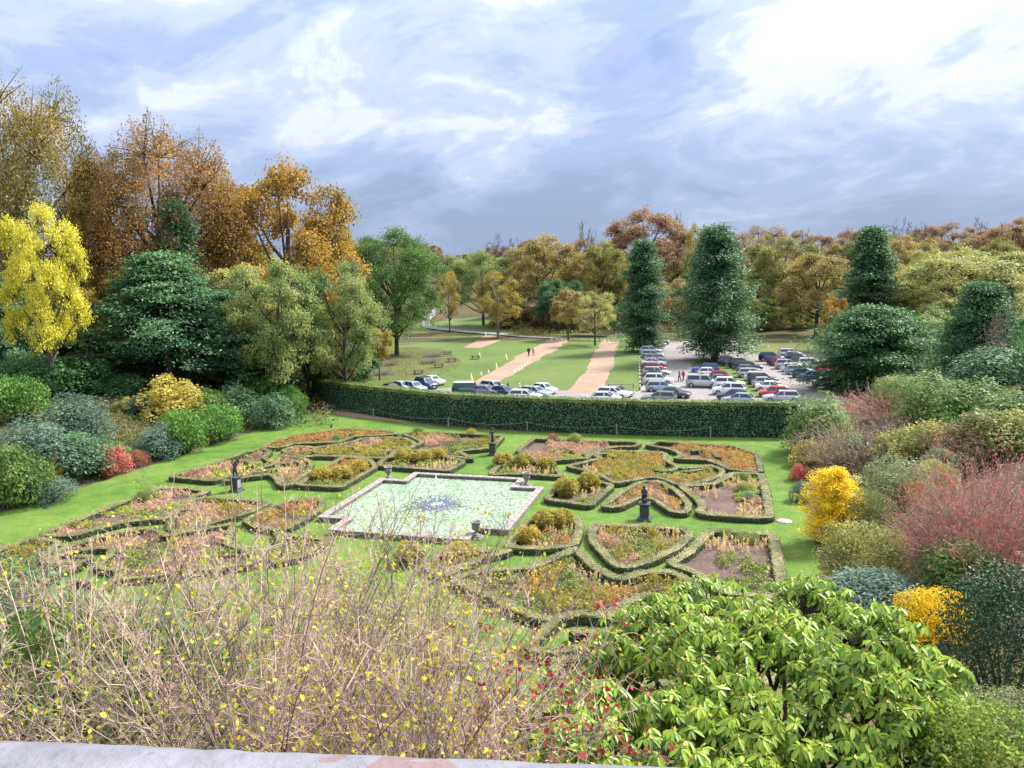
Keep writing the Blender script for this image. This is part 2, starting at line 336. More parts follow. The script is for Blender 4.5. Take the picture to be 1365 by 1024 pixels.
def sheet(name, poly, dz, mat, kind='structure', cell=3.0, parent=None, wob=0.0):
    """a ground sheet with an exact outline, draped over the terrain"""
    import bmesh
    rng = np.random.default_rng(len(name) * 7 + len(poly))
    q = resample(poly, min(cell, 1.5), True)
    if wob: q = q + smooth(rng.normal(size=q.shape) * wob, 1, True)
    tri = geometry.tessellate_polygon([[Vector((x, y, 0)) for x, y in q]])
    bm = bmesh.new(); vs = [bm.verts.new((x, y, 0)) for x, y in q]
    for t in tri:
        try: bm.faces.new([vs[i] for i in t])
        except ValueError: pass
    flat = all(abs(hz(x, y)) < 1e-4 for x, y in q)
    if not flat:
        lo, hi = q.min(0), q.max(0)
        for ax, nv in ((0, (1, 0, 0)), (1, (0, 1, 0))):
            for c in np.arange(lo[ax] + cell, hi[ax], cell):
                co = [0, 0, 0]; co[ax] = c
                bmesh.ops.bisect_plane(bm, geom=bm.verts[:] + bm.edges[:] + bm.faces[:], plane_co=co, plane_no=nv)
    for v in bm.verts: v.co.z = hz(v.co.x, v.co.y) + dz
    bmesh.ops.recalc_face_normals(bm, faces=bm.faces[:])
    for f in bm.faces:
        if f.normal.z < 0: f.normal_flip()
    me = bpy.data.meshes.new(name); bm.to_mesh(me); bm.free(); me.materials.append(mat)
    return ob(name, me, parent, kind=kind)

LAWN = [(28.48, 77.93), (17.27, 41.03), (5.23, 10.8), (-3.35, 24.31), (-21.08, 34.51), (-31.4, 40.95), (-41.04, 54.48), (-39.93, 57.81), (-37.38, 64.83), (-34.06, 74.32), (-30.85, 85.38), (-27.69, 96.01), (-27.39, 99.15), (-25.54, 100.04), (-17.23, 93.82), (-7.38, 86.74), (1.59, 83.31), (11.09, 80.78), (20.61, 78.71)]
sheet('lawn', LAWN, 0.006, M_LAWN, wob=0.12)
FIELD = [(-24.63, 117.54), (-19.28, 114.57), (-8.06, 112.33), (17.21, 104.28), (30.36, 175.78), (25.82, 190.5), (1.79, 207.44), (-9.02, 225.72), (-27.19, 252.36), (-39.22, 222.43), (-41.89, 177.24), (-33.83, 136.52)]
sheet('field', FIELD, 0.006, M_FIELD, cell=6, wob=0.25)
sheet('rough_grass', [(-33.05, 118.71), (-17.53, 116.56), (-16.06, 133.7), (-9.14, 150.46), (-15.99, 178.62), (-29.84, 189.11), (-38.24, 176.38), (-41.14, 148.72)], 0.010, M_ROUGH, cell=6, wob=0.5)
sheet('far_pasture', [(-26.34, 239.5), (-8.66, 216.02), (1.77, 205.59), (30.55, 185.32), (34.09, 206.8), (17.24, 223.64), (2.18, 241.61), (-13.03, 264.44), (-20.79, 265.1), (-25.07, 250.67)], 0.05, M_FIELD, cell=8, wob=0.4)
sheet('car_park', [(-19.96, 113.93), (-8.46, 118.39), (1.95, 113.87), (18.28, 109.47), (22.56, 127.59), (30.29, 162.47), (36.98, 185.73), (58.83, 188.86), (68.59, 167.4), (67.78, 141.43), (52.48, 106.89), (38.61, 93.52), (24.21, 95.23), (11.19, 96.79), (-4.32, 101.49), (-17.38, 108.09)], 0.016, M_GRAVEL, wob=0.3)
sheet('far_grass', [(49.8, 164.89), (67.38, 146.67), (79.28, 156.06), (87.6, 172.72), (77.59, 194.28), (59.6, 197.6)], 0.022, M_ROUGH, cell=8, wob=0.3)
sheet('grass_island', [(32.33, 139.51), (37.6, 149.63), (41.64, 151.54), (35.88, 107.77), (40.95, 105.72), (38.86, 102.11), (32.08, 102.36), (33.75, 121.3), (32.53, 130.87)], 0.022, M_FIELD, wob=0.25)
sheet('grass_strip', [(52.24, 167.55), (55.85, 157.29), (57.03, 145.96), (52.62, 141.77), (49.04, 157.18)], 0.028, M_FIELD, wob=0.25)
for pl in ([(-11.64, 181.34), (-7.36, 212.39), (-1.9, 215.24), (-0.15, 210.57), (-3.38, 197.17), (-7.27, 179.4)],
           [(-6.83, 120.14), (2.52, 166.21), (9.85, 198.92), (14.89, 197.7), (10.17, 172.79), (-1.28, 126.5), (-3.47, 117.44)],
           [(8.26, 110.65), (13.08, 135.08), (20.7, 180.44), (23.26, 195.68), (27.21, 193.51), (21.5, 157.47), (15.87, 126.41), (12.78, 109.06)]):
    sheet('gravel_track', pl, 0.028, M_SAND, wob=0.35)
sheet('road', [(-28.04, 238.17), (-28.96, 259.92), (-27.78, 285.19), (-26.52, 292.93), (-25.22, 294.34), (-24.74, 281.66), (-26.32, 258.59), (-25.94, 244.83), (-20.84, 235.24), (-8.88, 221.72), (3.8, 206.77), (15.17, 197.25), (3.73, 203.43), (-8.66, 216.02), (-21.43, 229.02)], 0.3, M_ROAD, cell=2.0)
for pl in ([(-49.11, 79.79), (-46.81, 84.27), (-42.85, 87.23), (-41.47, 86.94), (-45.38, 81.6), (-47.19, 77.82)], [(-30.14, 107.13), (-30.26, 112.46), (-24.29, 101.02), (-10.95, 89.33), (-20, 94.63), (-27.69, 100.29)]):
    sheet('path', pl, 0.03, M_SAND if pl[0][0] > -34 else M_SOIL, cell=2, wob=0.1)
sheet('border_soil', [(28.48, 77.93), (28.28, 75.47), (21.01, 52.1), (17.1, 39.51), (17.42, 33.57), (21.33, 30.44), (35.79, 52.62), (39.88, 86.12), (32.91, 84.64)], 0.03, M_SOIL, cell=2)
sheet('bank_soil', [(-39.67, 57.41), (-37.11, 64.34), (-33.78, 73.68), (-30.56, 84.55), (-27.4, 94.96), (-30.27, 104.77), (-39.78, 83.11), (-43.88, 75.84), (-45.66, 67.06), (-44.92, 60.24), (-41.08, 54.52)], 0.03, M_SOIL, cell=2)

# ------------------------------------------------------------------ box-edged beds
def ribbon(acc, path, closed, w, h, rng, dens=145, lf=0.096, mi=(0, 1, 2), step=0.4):
    """a clipped hedge along a path: solid core plus leaves over top and sides"""
    p = path; d = (np.roll(p, -1, 0) - np.roll(p, 1, 0)) if closed else np.gradient(p, axis=0)
    d = unit(d); nrm = np.stack([-d[:, 1], d[:, 0]], 1); k = len(p)
    prof = np.array([(-0.47, 0), (-0.5, 0.5), (-0.46, 0.9), (-0.36, 0.98), (0.36, 0.98), (0.46, 0.9), (0.5, 0.5), (0.47, 0)])
    zz = np.array([hz(x, y) for x, y in p])
    s = len(prof); jit = rng.normal(size=(k, s, 2)) * 0.018
    V = np.zeros((k, s, 3))
    off = prof[None, :, 0] * (w - 0.05) + jit[..., 0]
    V[..., :2] = p[:, None] + nrm[:, None] * off[..., None]; V[..., 2] = zz[:, None] + prof[None, :, 1] * (h - 0.03) + jit[..., 1] * (prof[None, :, 1] > 0)
    i = np.arange(k if closed else k - 1)[:, None]; j = np.arange(s - 1)[None]; i2 = (i + 1) % k
    F = np.stack([i * s + j, i2 * s + j, i2 * s + j + 1, i * s + j + 1], -1).reshape(-1, 4)
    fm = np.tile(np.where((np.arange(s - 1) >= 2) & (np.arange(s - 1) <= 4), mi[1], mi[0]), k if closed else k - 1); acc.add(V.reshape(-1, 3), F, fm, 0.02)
    if not closed:
        acc.add(V[0], [list(range(s))], mi[0], 0.3); acc.add(V[-1], [list(range(s))[::-1]], mi[0], 0.3)
    L = k * step; n = int(L * dens)
    a = rng.integers(0, k if closed else k - 1, n); t = rng.random(n)[:, None]; b = (a + 1) % k
    P0 = p[a] * (1 - t) + p[b] * t; N0 = unit(nrm[a] * (1 - t) + nrm[b] * t); z0 = zz[a] * (1 - t[:, 0]) + zz[b] * t[:, 0]
    side = rng.random(n); top = side < w / (w + 2 * h)
    sg = np.where(rng.random(n) < 0.5, -1, 1)
    o = np.where(top, rng.uniform(-0.5, 0.5, n) * w, sg * w * 0.5); hh = np.where(top, h, rng.random(n) * h)
    P = np.c_[P0 + N0 * (o + rng.normal(size=n) * 0.012)[:, None], z0 + hh + rng.normal(size=n) * 0.012]
    N = np.c_[N0 * np.where(top, 0, sg)[:, None], np.where(top, 1.0, 0.25)] + rng.normal(size=(n, 3)) * 0.45
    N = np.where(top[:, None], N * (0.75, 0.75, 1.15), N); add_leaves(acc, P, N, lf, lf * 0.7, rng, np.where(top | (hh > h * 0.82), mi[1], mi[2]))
BOXCORE = simple('box_twigs', (0.035, 0.042, 0.02), 0.95, var=0.3, scale=20)
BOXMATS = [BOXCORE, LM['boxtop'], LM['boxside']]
PL = ['heather', 'rusty', 'orange', 'lime', 'bedgreen', 'goldgreen', 'straw']
PLM = [LM[k] for k in PL]
def planting(acc, poly, edge, scheme, rng, zones=7, dens=8.0):
    """patches of low bedding: every patch of one kind, some patches left as bare mulch"""
    lo, hi = poly.min(0), poly.max(0); A = (hi - lo).prod(); n = int(A * dens)
    q = rng.uniform(lo, hi, (n, 2)); q = q[inside(poly, q)]
    dd = np.min(np.linalg.norm(q[:, None] - edge[None], axis=2), axis=1); q = q[dd > 0.42]
    if len(q) == 0: return
    zc = rng.uniform(lo, hi, (zones * 3, 2)); zk = [scheme[i % len(scheme)] for i in range(len(zc))]
    d = np.linalg.norm((q + rng.normal(size=q.shape) * 0.22)[:, None] - zc[None], axis=2); z = d.argmin(1)
    for zi in range(len(zc)):
        k = zk[zi]; pts = q[z == zi]
        if k == 'soil' or len(pts) == 0: continue
        spiky = k == 'straw'; upright = k in ('heather', 'rusty', 'orange', 'goldgreen')
        per = 9 if spiky else 27; H = dict(heather=0.6, rusty=0.65, orange=0.65, lime=0.34, bedgreen=0.5, goldgreen=0.68, straw=0.6)[k] * rng.uniform(0.8, 1.15)
        m = len(pts) * per; c = np.repeat(pts, per, 0); th = np.repeat(rng.uniform(0.55, 1.15, len(pts)), per); tone = np.repeat(rng.random(len(pts)), per)
        R0 = np.repeat(rng.uniform(0.2, 0.42, len(pts)), per) if not spiky else 0.06
        u = np.sqrt(rng.random(m)); an = rng.random(m) * 6.283; hgt = H * th * np.sqrt(np.clip(1 - u * u, 0, 1)) * rng.uniform(0.62, 1.05, m)
        if spiky: hgt = H * th * rng.random(m) ** .7
        P = np.c_[c + np.c_[np.cos(an), np.sin(an)] * (u * R0)[:, None], hgt + 0.05]; O = np.c_[np.cos(an) * u, np.sin(an) * u, np.full(m, .5)]
        if spiky: T = rng.normal(size=(m, 3)) * 0.25 + (0, 0, 1); N = rng.normal(size=(m, 3)); Lf, Wf = 0.3, 0.05
        elif upright: T = rng.normal(size=(m, 3)) * 0.4 + O + (0, 0, .4); N = rng.normal(size=(m, 3)) * .7 + O; Lf, Wf = 0.17, 0.065
        else: T = None; N = rng.normal(size=(m, 3)) * 0.5 + O + (0, 0, .3); Lf, Wf = 0.13, 0.1
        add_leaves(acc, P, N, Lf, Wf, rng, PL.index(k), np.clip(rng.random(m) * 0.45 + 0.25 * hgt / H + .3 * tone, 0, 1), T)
BEDS = []
PU, PV = -20.7, 53.1          # centre of the pool in garden axes: the parterre is symmetrical about it
def mirror(pts, mu, mv):
    r = []
    for x, y in pts:
        u, v = uv(x, y); r.append(xy(2 * PU - u if mu else u, 2 * PV - v if mv else v))
    return r
def bed(label, poly, scheme, w=0.54, h=0.46, seed=0, extra=(), zones=6, dens=8.0):
    rng = np.random.default_rng(100 + len(BEDS))
    poly = np.array(poly); c = poly.mean(0)
    path = smooth(resample(poly, 0.4, True), 1, True)
    t = thing('flower_bed', (0, 0, 0), label, 'flower bed', 'box-edged beds of the parterre'); BEDS.append(t)
    t.location = (c[0], c[1], 0)
    a = Acc(); ribbon(a, path, True, w, h, rng)
    for e in extra: ribbon(a, smooth(resample(np.array(e), 0.4), 2, False), False, w * 0.9, h, rng)
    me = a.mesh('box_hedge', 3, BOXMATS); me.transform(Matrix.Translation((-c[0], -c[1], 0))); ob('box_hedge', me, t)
    so = sheet('soil', path, 0.022, M_SOIL, kind=None, parent=None); so.data.transform(Matrix.Translation((-c[0], -c[1], 0))); so.parent = t
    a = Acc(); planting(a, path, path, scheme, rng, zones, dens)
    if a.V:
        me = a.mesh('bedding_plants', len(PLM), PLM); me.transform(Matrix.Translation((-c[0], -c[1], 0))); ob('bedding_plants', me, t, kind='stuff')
# the far right quarter
bed('small bed of golden shrubs by the far pool corner and right urn', [(-2.07, 64.24), (0.73, 64.1), (4.08, 63.11), (3.65, 66.26), (1.7, 68.87), (-1.28, 67.54)], ['goldgreen', 'straw', 'soil', 'bedgreen'])
bed('kite-shaped bed with two golden shrubs right of the pool', [(2.4, 56.61), (5.53, 54.85), (7.91, 60.05), (6.76, 61.53), (4.11, 62)], ['soil', 'bedgreen', 'straw'])
bed('far bed of pink heather behind the golden shrubs, near the slim statue', [(0.41, 72.87), (2.09, 78.2), (7.46, 76.69), (12.73, 75.45), (12.01, 73.61), (10.01, 73.7), (6.72, 71.53), (6.96, 69.33), (3.8, 68.68), (2.15, 68.96), (0.86, 71.81)], ['heather', 'lime', 'soil', 'heather', 'soil'], zones=5, extra=[[(3.31, 72.35), (4.79, 73.5), (5.99, 72.35)]])
bed('large scrolled central bed of rust and gold plants behind the statue', [(4.73, 66.38), (7.23, 63.89), (8.13, 60.58), (10.04, 61.6), (11.24, 62.41), (12.31, 61.78), (13.12, 59.77), (15.32, 60.58), (17.32, 62.38), (17.85, 64.12), (17.23, 65.76), (14.88, 64.76), (14.21, 65.41), (13.73, 68.32), (14.27, 70.69), (12.29, 71.28), (10.05, 71.78), (8.41, 72.13), (7.11, 70.76), (8.18, 69.23), (5.89, 67.37)], ['goldgreen', 'rusty', 'goldgreen', 'straw', 'bedgreen', 'rusty'], extra=[[(7.02, 69.94), (8.29, 71.14), (9.24, 70.57), (9.31, 69.36)], [(14.16, 65.16), (13.36, 64.01), (12.52, 64.08), (12.22, 65.08)], [(7.75, 63.05), (8.53, 64.41), (9.19, 63.87)], [(14.51, 63.68), (15.84, 64.14), (16.9, 64.93)], [(11.62, 71.34), (12.09, 70.13), (13.46, 70.3)]], zones=7)
bed('far corner bed of orange and red plants by the tall hedge', [(13.12, 74.07), (14.71, 72.55), (15.54, 70.98), (15.54, 69.54), (14.65, 68.35), (17.38, 67.84), (18.1, 66.19), (18.57, 64.06), (20.91, 63.15), (22.53, 69.6), (21.42, 72.85), (17.6, 74.29), (14.47, 75.63)], ['orange', 'rusty', 'orange', 'lime', 'rusty', 'soil'], zones=5, extra=[[(16.87, 71.15), (18.07, 71.64), (18.76, 70.11), (18.7, 68.43)]])
bed('pointed bed with three dark clipped bushes beside the right lawn walk', [(18.42, 62.89), (20.66, 62.57), (19.2, 56.7), (17.62, 51.2), (15.27, 51.58), (13.02, 52.54), (13.69, 54.01), (13.78, 55.24), (13.3, 59.54), (13.91, 59.5), (16.08, 59.96)], ['soil', 'lime', 'soil', 'straw', 'heather'], w=0.7)
bed('wavy-fronted bed of brown heather directly behind the right statue', [(6.43, 54.51), (7.6, 54.26), (9.32, 56.48), (10.46, 56.21), (11.19, 52.99), (12.12, 52.6), (12.8, 54.59), (12.67, 57.97), (11.9, 60.84), (10.4, 60.96), (8.36, 58.09)], ['heather', 'rusty', 'heather', 'bedgreen'])
# the near right quarter
bed('bed of golden shrubs at the near right pool corner, orange flowers among them', [(-0.44, 46.48), (0.66, 51.15), (2.7, 53.31), (4.44, 51.54), (4.32, 49.69), (3.72, 46.63), (1.57, 46.1)], ['straw', 'orange', 'bedgreen', 'soil'], w=0.65)
bed('crescent bed curving below the near urn', [(-0.26, 45.88), (-1.96, 44.92), (-3.44, 43.12), (-4.28, 41.85), (-5.28, 43.45), (-4.67, 46.34), (-2, 46.06), (-1.17, 45.75)], ['bedgreen', 'orange', 'soil'], w=0.65)
bed('heart-shaped bed of faded flowers below the right statue', [(5.46, 50.6), (8.6, 49.91), (11.33, 49.2), (11.38, 47.99), (10.05, 45.79), (7.93, 43.7), (6.21, 42.63), (5.78, 43.35), (5.01, 46.99), (5.05, 48.87)], ['goldgreen', 'heather', 'bedgreen', 'straw', 'heather'], w=0.66)
bed('near right bed of bare mulch and lime clumps with a pointed end', [(12.89, 48.87), (16.67, 47.82), (15.87, 44.88), (13.96, 38.12), (11.8, 38.75), (11.13, 38.99), (10.1, 42.09), (9.01, 43.22), (10.57, 44.96)], ['soil', 'lime', 'straw', 'soil', 'bedgreen'], w=0.72)
bed('nearest right corner bed, mostly under the big rhododendron', mirror([(13.12, 74.07), (14.71, 72.55), (15.54, 70.98), (15.54, 69.54), (14.65, 68.35), (17.38, 67.84), (18.1, 66.19), (18.57, 64.06), (20.91, 63.15), (22.53, 69.6), (21.42, 72.85), (17.6, 74.29), (14.47, 75.63)], 0, 1), ['goldgreen', 'bedgreen', 'soil'], w=0.66)
bed('largest near bed with yellow flowers and dark scrolled hedges', [(3.74, 45.8), (1.83, 43.75), (0.76, 42.71), (-1.12, 42.66), (-2.95, 41.99), (-3.6, 41.18), (-2.18, 39.8), (-0.81, 38.32), (0.32, 36.86), (1.18, 36.15), (1.97, 36.08), (3.12, 36.73), (3.56, 36.33), (4.81, 36.4), (5.56, 37.62), (6.69, 38.75), (7.7, 38.53), (8.46, 37.28), (8.84, 36.4), (9.61, 36.64), (9.86, 37.81), (9.83, 40.16), (8.72, 41.82), (7.21, 41.76), (5.66, 40.73), (4.43, 42.98)], ['goldgreen', 'bedgreen', 'goldgreen', 'straw', 'bedgreen', 'rusty'], w=0.68, h=0.55,
    extra=[[(1.97, 36.03), (1.49, 35.18), (0.82, 34.01), (0.32, 33.04), (1.57, 32.74), (2.64, 32.87), (3.61, 33.74), (3.82, 34.47), (3.38, 34.86), (2.57, 34.45)], [(8.84, 36.4), (8.05, 35.43), (7.13, 35.65), (6.26, 36.24), (6.04, 36.91), (6.93, 37.2), (7.66, 36.64)]], zones=9)
# the far left quarter
bed('left arm of the far left chevron bed, golden shrubs beside the pool', [(-17.99, 62.15), (-14.21, 61.2), (-12.41, 67.88), (-13.7, 70.69), (-16.25, 71.94), (-17.58, 65.06)], ['goldgreen', 'orange', 'bedgreen', 'goldgreen'])
bed('right arm of the far left chevron bed behind the pool', [(-12.33, 68.18), (-5.77, 65.71), (-4.52, 69.06), (-6.19, 70.93), (-10.33, 72.7), (-12.22, 70.73)], ['goldgreen', 'straw', 'soil', 'bedgreen'])
bed('far left corner bed of lime clumps behind the left statue', [(-30.14, 65.63), (-27.89, 64.8), (-25.64, 63.98), (-24.62, 65.85), (-23.58, 66.9), (-22.17, 69.66), (-24, 72.14), (-24.12, 74.8), (-25.38, 76.07), (-26.53, 74.56), (-28.2, 69.43), (-29.45, 67.15)], ['lime', 'soil', 'lime', 'straw', 'heather'], extra=[[(-27.13, 69.83), (-26.3, 71.29), (-24.83, 70.65), (-23.98, 68.83)]])
bed('wavy-fronted bed of pale plants right of the left statue', [(-24.69, 63.7), (-23.47, 64.88), (-21.36, 65.81), (-20.3, 64.2), (-19.44, 62.06), (-18.66, 62), (-18.23, 66.69), (-18.74, 69.62), (-19.78, 71.24), (-22.65, 73.37), (-22.31, 70.94), (-21.33, 67.65), (-23.82, 66.24)], ['heather', 'straw', 'bedgreen', 'heather'], extra=[[(-21.22, 69.33), (-20.65, 70.8), (-19.35, 69.17), (-19.07, 67.23)]])
bed('far left bed of orange foliage nearest the curved hedge', [(-25.55, 76.62), (-23.69, 76.45), (-22.72, 78.25), (-18.62, 78.29), (-18.1, 78.54), (-17.26, 81), (-14.85, 81.27), (-12.34, 81.98), (-14, 83.68), (-19.16, 85.56), (-23.58, 82.4), (-25.4, 78.95)], ['orange', 'rusty', 'orange', 'goldgreen'], zones=4, extra=[[(-21.95, 80.17), (-20.53, 81.84), (-18.71, 82.03), (-17.68, 83.05)]])
bed('central scrolled bed of olive plants in the far left quarter', [(-23.03, 75.1), (-22.09, 76.96), (-19.98, 75.94), (-16.83, 78.14), (-15.87, 80.14), (-13.76, 80.22), (-11.24, 79.54), (-10.02, 76.95), (-10.04, 75.39), (-11.71, 74.54), (-11.74, 71.08), (-13.62, 71.02), (-14.83, 71.7), (-17.81, 72.2), (-18.84, 72.46), (-19.73, 72.03), (-22.11, 73.71)], ['goldgreen', 'bedgreen', 'goldgreen', 'straw', 'heather'], extra=[[(-20.2, 74.84), (-19.31, 73.91), (-17.92, 72.95)], [(-18.36, 75.15), (-17.18, 76.32), (-15.73, 75.54), (-15.27, 73.94)], [(-14.02, 73.22), (-13.38, 74.38), (-12.14, 73.65)], [(-12.02, 75.19), (-10.95, 75.22), (-10, 75.64)]], zones=6)
bed('far bed of pink heather and mulch behind the slim statue', [(-12.1, 81.96), (-10.88, 82.74), (-5.16, 81.26), (-1.07, 79.82), (-2.15, 74.28), (-4.3, 73.54), (-5.38, 73.03), (-3.77, 69.82), (-6.22, 71.34), (-8.12, 72.68), (-10.56, 74.43), (-9.28, 77.55), (-10.89, 80.37)], ['heather', 'soil', 'goldgreen', 'soil', 'bedgreen'], zones=5)
# the near left quarter
bed('long pointed bed of lime and grey clumps along the left lawn walk', mirror([(18.42, 62.89), (20.66, 62.57), (19.2, 56.7), (17.62, 51.2), (15.27, 51.58), (13.02, 52.54), (13.69, 54.01), (13.78, 55.24), (13.3, 59.54), (13.91, 59.5), (16.08, 59.96)], 1, 1), ['lime', 'bedgreen', 'heather', 'soil', 'goldgreen'], w=0.7)
bed('large near left bed with curling hedges, half hidden by bare twigs', mirror([(3.74, 45.8), (1.83, 43.75), (0.76, 42.71), (-1.12, 42.66), (-2.95, 41.99), (-3.6, 41.18), (-2.18, 39.8), (-0.81, 38.32), (0.32, 36.86), (1.18, 36.15), (1.97, 36.08), (3.12, 36.73), (3.56, 36.33), (4.81, 36.4), (5.56, 37.62), (6.69, 38.75), (7.7, 38.53), (8.46, 37.28), (8.84, 36.4), (9.61, 36.64), (9.86, 37.81), (9.83, 40.16), (8.69, 42.12), (7.22, 42.4), (5.9, 41.78), (4.91, 43.87)], 1, 0), ['heather', 'soil', 'bedgreen', 'straw', 'heather', 'soil'], extra=[mirror(q, 1, 0) for q in [[(1.97, 36.03), (1.49, 35.18), (0.82, 34.01), (0.32, 33.04), (1.57, 32.74), (2.64, 32.87), (3.61, 33.74), (3.82, 34.47), (3.38, 34.86), (2.57, 34.45)], [(8.84, 36.4), (8.05, 35.43), (7.13, 35.65), (6.26, 36.24), (6.04, 36.91), (6.93, 37.2), (7.66, 36.64)]]], zones=9)
bed('heart-shaped bed of pale plants left of the pool, behind the twigs', mirror([(5.46, 50.6), (8.6, 49.91), (11.33, 49.2), (11.38, 47.99), (10.05, 45.79), (7.93, 43.7), (6.21, 42.63), (5.78, 43.35), (5.01, 46.99), (5.05, 48.87)], 1, 0), ['heather', 'goldgreen', 'heather', 'straw'])
bed('arrow-shaped bed of rust shrubs left of the pool', mirror([(-0.44, 46.48), (0.66, 51.15), (2.7, 53.31), (4.44, 51.54), (4.32, 49.69), (3.72, 46.63), (1.57, 46.1)], 1, 0), ['rusty', 'goldgreen', 'orange', 'soil'])
bed('crescent bed below the left corner of the pool, seen through twigs', mirror([(-0.26, 45.88), (-1.96, 44.92), (-3.44, 43.12), (-4.28, 41.85), (-5.28, 43.45), (-4.67, 46.34), (-2, 46.06), (-1.17, 45.75)], 1, 0), ['bedgreen', 'straw', 'soil'])
bed('nearest left corner bed at the edge of the picture', mirror([(13.12, 74.07), (14.71, 72.55), (15.54, 70.98), (15.54, 69.54), (14.65, 68.35), (17.38, 67.84), (18.1, 66.19), (18.57, 64.06), (20.91, 63.15), (22.53, 69.6), (21.42, 72.85), (17.6, 74.29), (14.47, 75.63)], 1, 1), ['bedgreen', 'soil', 'goldgreen'])
for lab, pth in (('short box hedge stub at the left edge, farther one', [(-33.95, 47.98), (-33.73, 48.7), (-33.19, 48.67)]), ('short box hedge stub at the left edge, nearer one', [(-30.24, 42.41), (-30.01, 43.48), (-29.27, 44.04)])):
    a = Acc(); pth = np.array(pth); c = pth.mean(0)
    ribbon(a, smooth(resample(pth, 0.4), 2, False), False, 0.65, 0.46, np.random.default_rng(5))
    me = a.mesh('box_hedge', 3, BOXMATS); me.transform(Matrix.Translation((-c[0], -c[1], 0)))
    o = ob('box_hedge', me, loc=(c[0], c[1], 0)); tag(o, lab, 'hedge')

# ------------------------------------------------------------------ tall clipped hedges
def tall_hedge(label, pts, w, h, seed, dens=420):
    pts = np.array(pts); c = pts.mean(0); rng = np.random.default_rng(seed); a = Acc()
    p = smooth(resample(pts, 0.8), 3, False)
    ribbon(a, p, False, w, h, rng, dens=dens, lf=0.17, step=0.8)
    for e in (p[0], p[-1]):      # leafy ends
        n = int(w * h * 90); P = np.c_[e + rng.uniform(-.5, .5, (n, 2)) * w, rng.random(n) * h]
        add_leaves(a, P, rng.normal(size=(n, 3)), 0.17, 0.11, rng, 2)
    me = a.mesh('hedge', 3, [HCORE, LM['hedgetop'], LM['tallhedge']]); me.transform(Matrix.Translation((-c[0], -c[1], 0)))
    tag(ob('hedge', me, loc=(c[0], c[1], 0)), label, 'hedge')
HCORE = simple('hedge_core', (0.012, 0.022, 0.012), 0.95, var=0.3)
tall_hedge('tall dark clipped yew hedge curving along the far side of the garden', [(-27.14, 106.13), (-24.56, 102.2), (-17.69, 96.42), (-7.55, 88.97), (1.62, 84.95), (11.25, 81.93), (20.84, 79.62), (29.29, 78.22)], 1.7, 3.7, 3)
tall_hedge('lower dark hedge behind the left bank shrubs, leading to the tall hedge', [(-37.2, 112.06), (-36.06, 123.12), (-31.24, 120.81)], 1.5, 2.3, 4)

# ------------------------------------------------------------------ pool
STONE = simple('coping_stone', (0.26, 0.235, 0.215), 0.85, scale=3.5, var=0.28, bump=0.4)
STONED = simple('pool_wall_stone', (0.16, 0.15, 0.13), 0.9, scale=5, var=0.35, bump=0.4)
A0, A1, B0, B1 = 7.15, 5.05, 7.75, 5.35
OUT = [(-A0, -B1), (-A1, -B1), (-A1, -B0), (A1, -B0), (A1, -B1), (A0, -B1), (A0, B1), (A1, B1), (A1, B0), (-A1, B0), (-A1, B1), (-A0, B1)]
cpx, cpy = xy(PU, PV)
pool = thing('garden_pool', (cpx, cpy, 0), 'stone-edged ornamental pool with notched corners covered in pale green weed', 'pool', rz=-TH)
CW, CH = 0.54, 0.40
def inset(poly, d):
    r = []; n = len(poly)
    for i in range(n):
        p0, p1, p2 = Vector(poly[i - 1]), Vector(poly[i]), Vector(poly[(i + 1) % n])
        e1, e2 = (p1 - p0).normalized(), (p2 - p1).normalized()
        n1, n2 = Vector((-e1.y, e1.x)), Vector((-e2.y, e2.x)); r.append(tuple(p1 + (n1 + n2) * d))
    return r
INN = inset(OUT, CW)
rng = np.random.default_rng(9)
a = Acc(); am = INN
WO, WI = inset(OUT, 0.06), inset(OUT, CW - 0.06)
for i in range(12):
    j = (i + 1) % 12
    for q0, q1, fl in ((WO[i], WO[j], 0), (WI[j], WI[i], 0)):
        a.add([(*q0, 0), (*q1, 0), (*q1, CH - 0.1), (*q0, CH - 0.1)], [(0, 1, 2, 3)])
ob('pool_wall', a.mesh('pool_wall', 1, [STONED]), pool)
for i in range(12):               # the coping: single stones with open joints
    o0, o1 = Vector(OUT[i]), Vector(OUT[(i + 1) % 12]); i0, i1 = Vector(INN[i]), Vector(INN[(i + 1) % 12])
    L = (o1 - o0).length; k = max(1, round(L / 1.05)); gp = 0.012 / L
    for s in range(k):
        t0, t1 = s / k + gp, (s + 1) / k - gp
        z1 = CH + rng.normal() * 0.006; z0 = CH - 0.1
        q = [o0.lerp(o1, t0), o0.lerp(o1, t1), i0.lerp(i1, t1), i0.lerp(i1, t0)]
        c = sum(q, Vector((0, 0))) / 4
        b = 0.018; m = Acc()
        V = [(*(v - c), z0) for v in q] + [(*(v - c), z1 - b) for v in q] + [(*((v - c) * (1 - b * 2)), z1) for v in q]
        F = [(3, 2, 1, 0), (8, 9, 10, 11)] + [(r * 4 + e, r * 4 + (e + 1) % 4, r * 4 + 4 + (e + 1) % 4, r * 4 + 4 + e) for r in (0, 1) for e in range(4)]
        m.add(V, F); ob('coping_stone', m.mesh('coping_stone', 1, [STONE]), pool, loc=(c.x, c.y, 0))
wm, g = mat_base('pool_water')
b = g.n('ShaderNodeBsdfPrincipled', {'Base Color': (0.07, 0.085, 0.13, 1), 'Roughness': 0.25, 'Specular IOR Level': 0.6,
    'Normal': g.n('ShaderNodeBump', {'Strength': 0.35, 'Distance': 0.03, 'Height': g.noise(g.n('ShaderNodeNewGeometry').outputs['Position'], 5, 3)}).outputs[0]})
g.n('ShaderNodeOutputMaterial', {'Surface': b.outputs[0]})
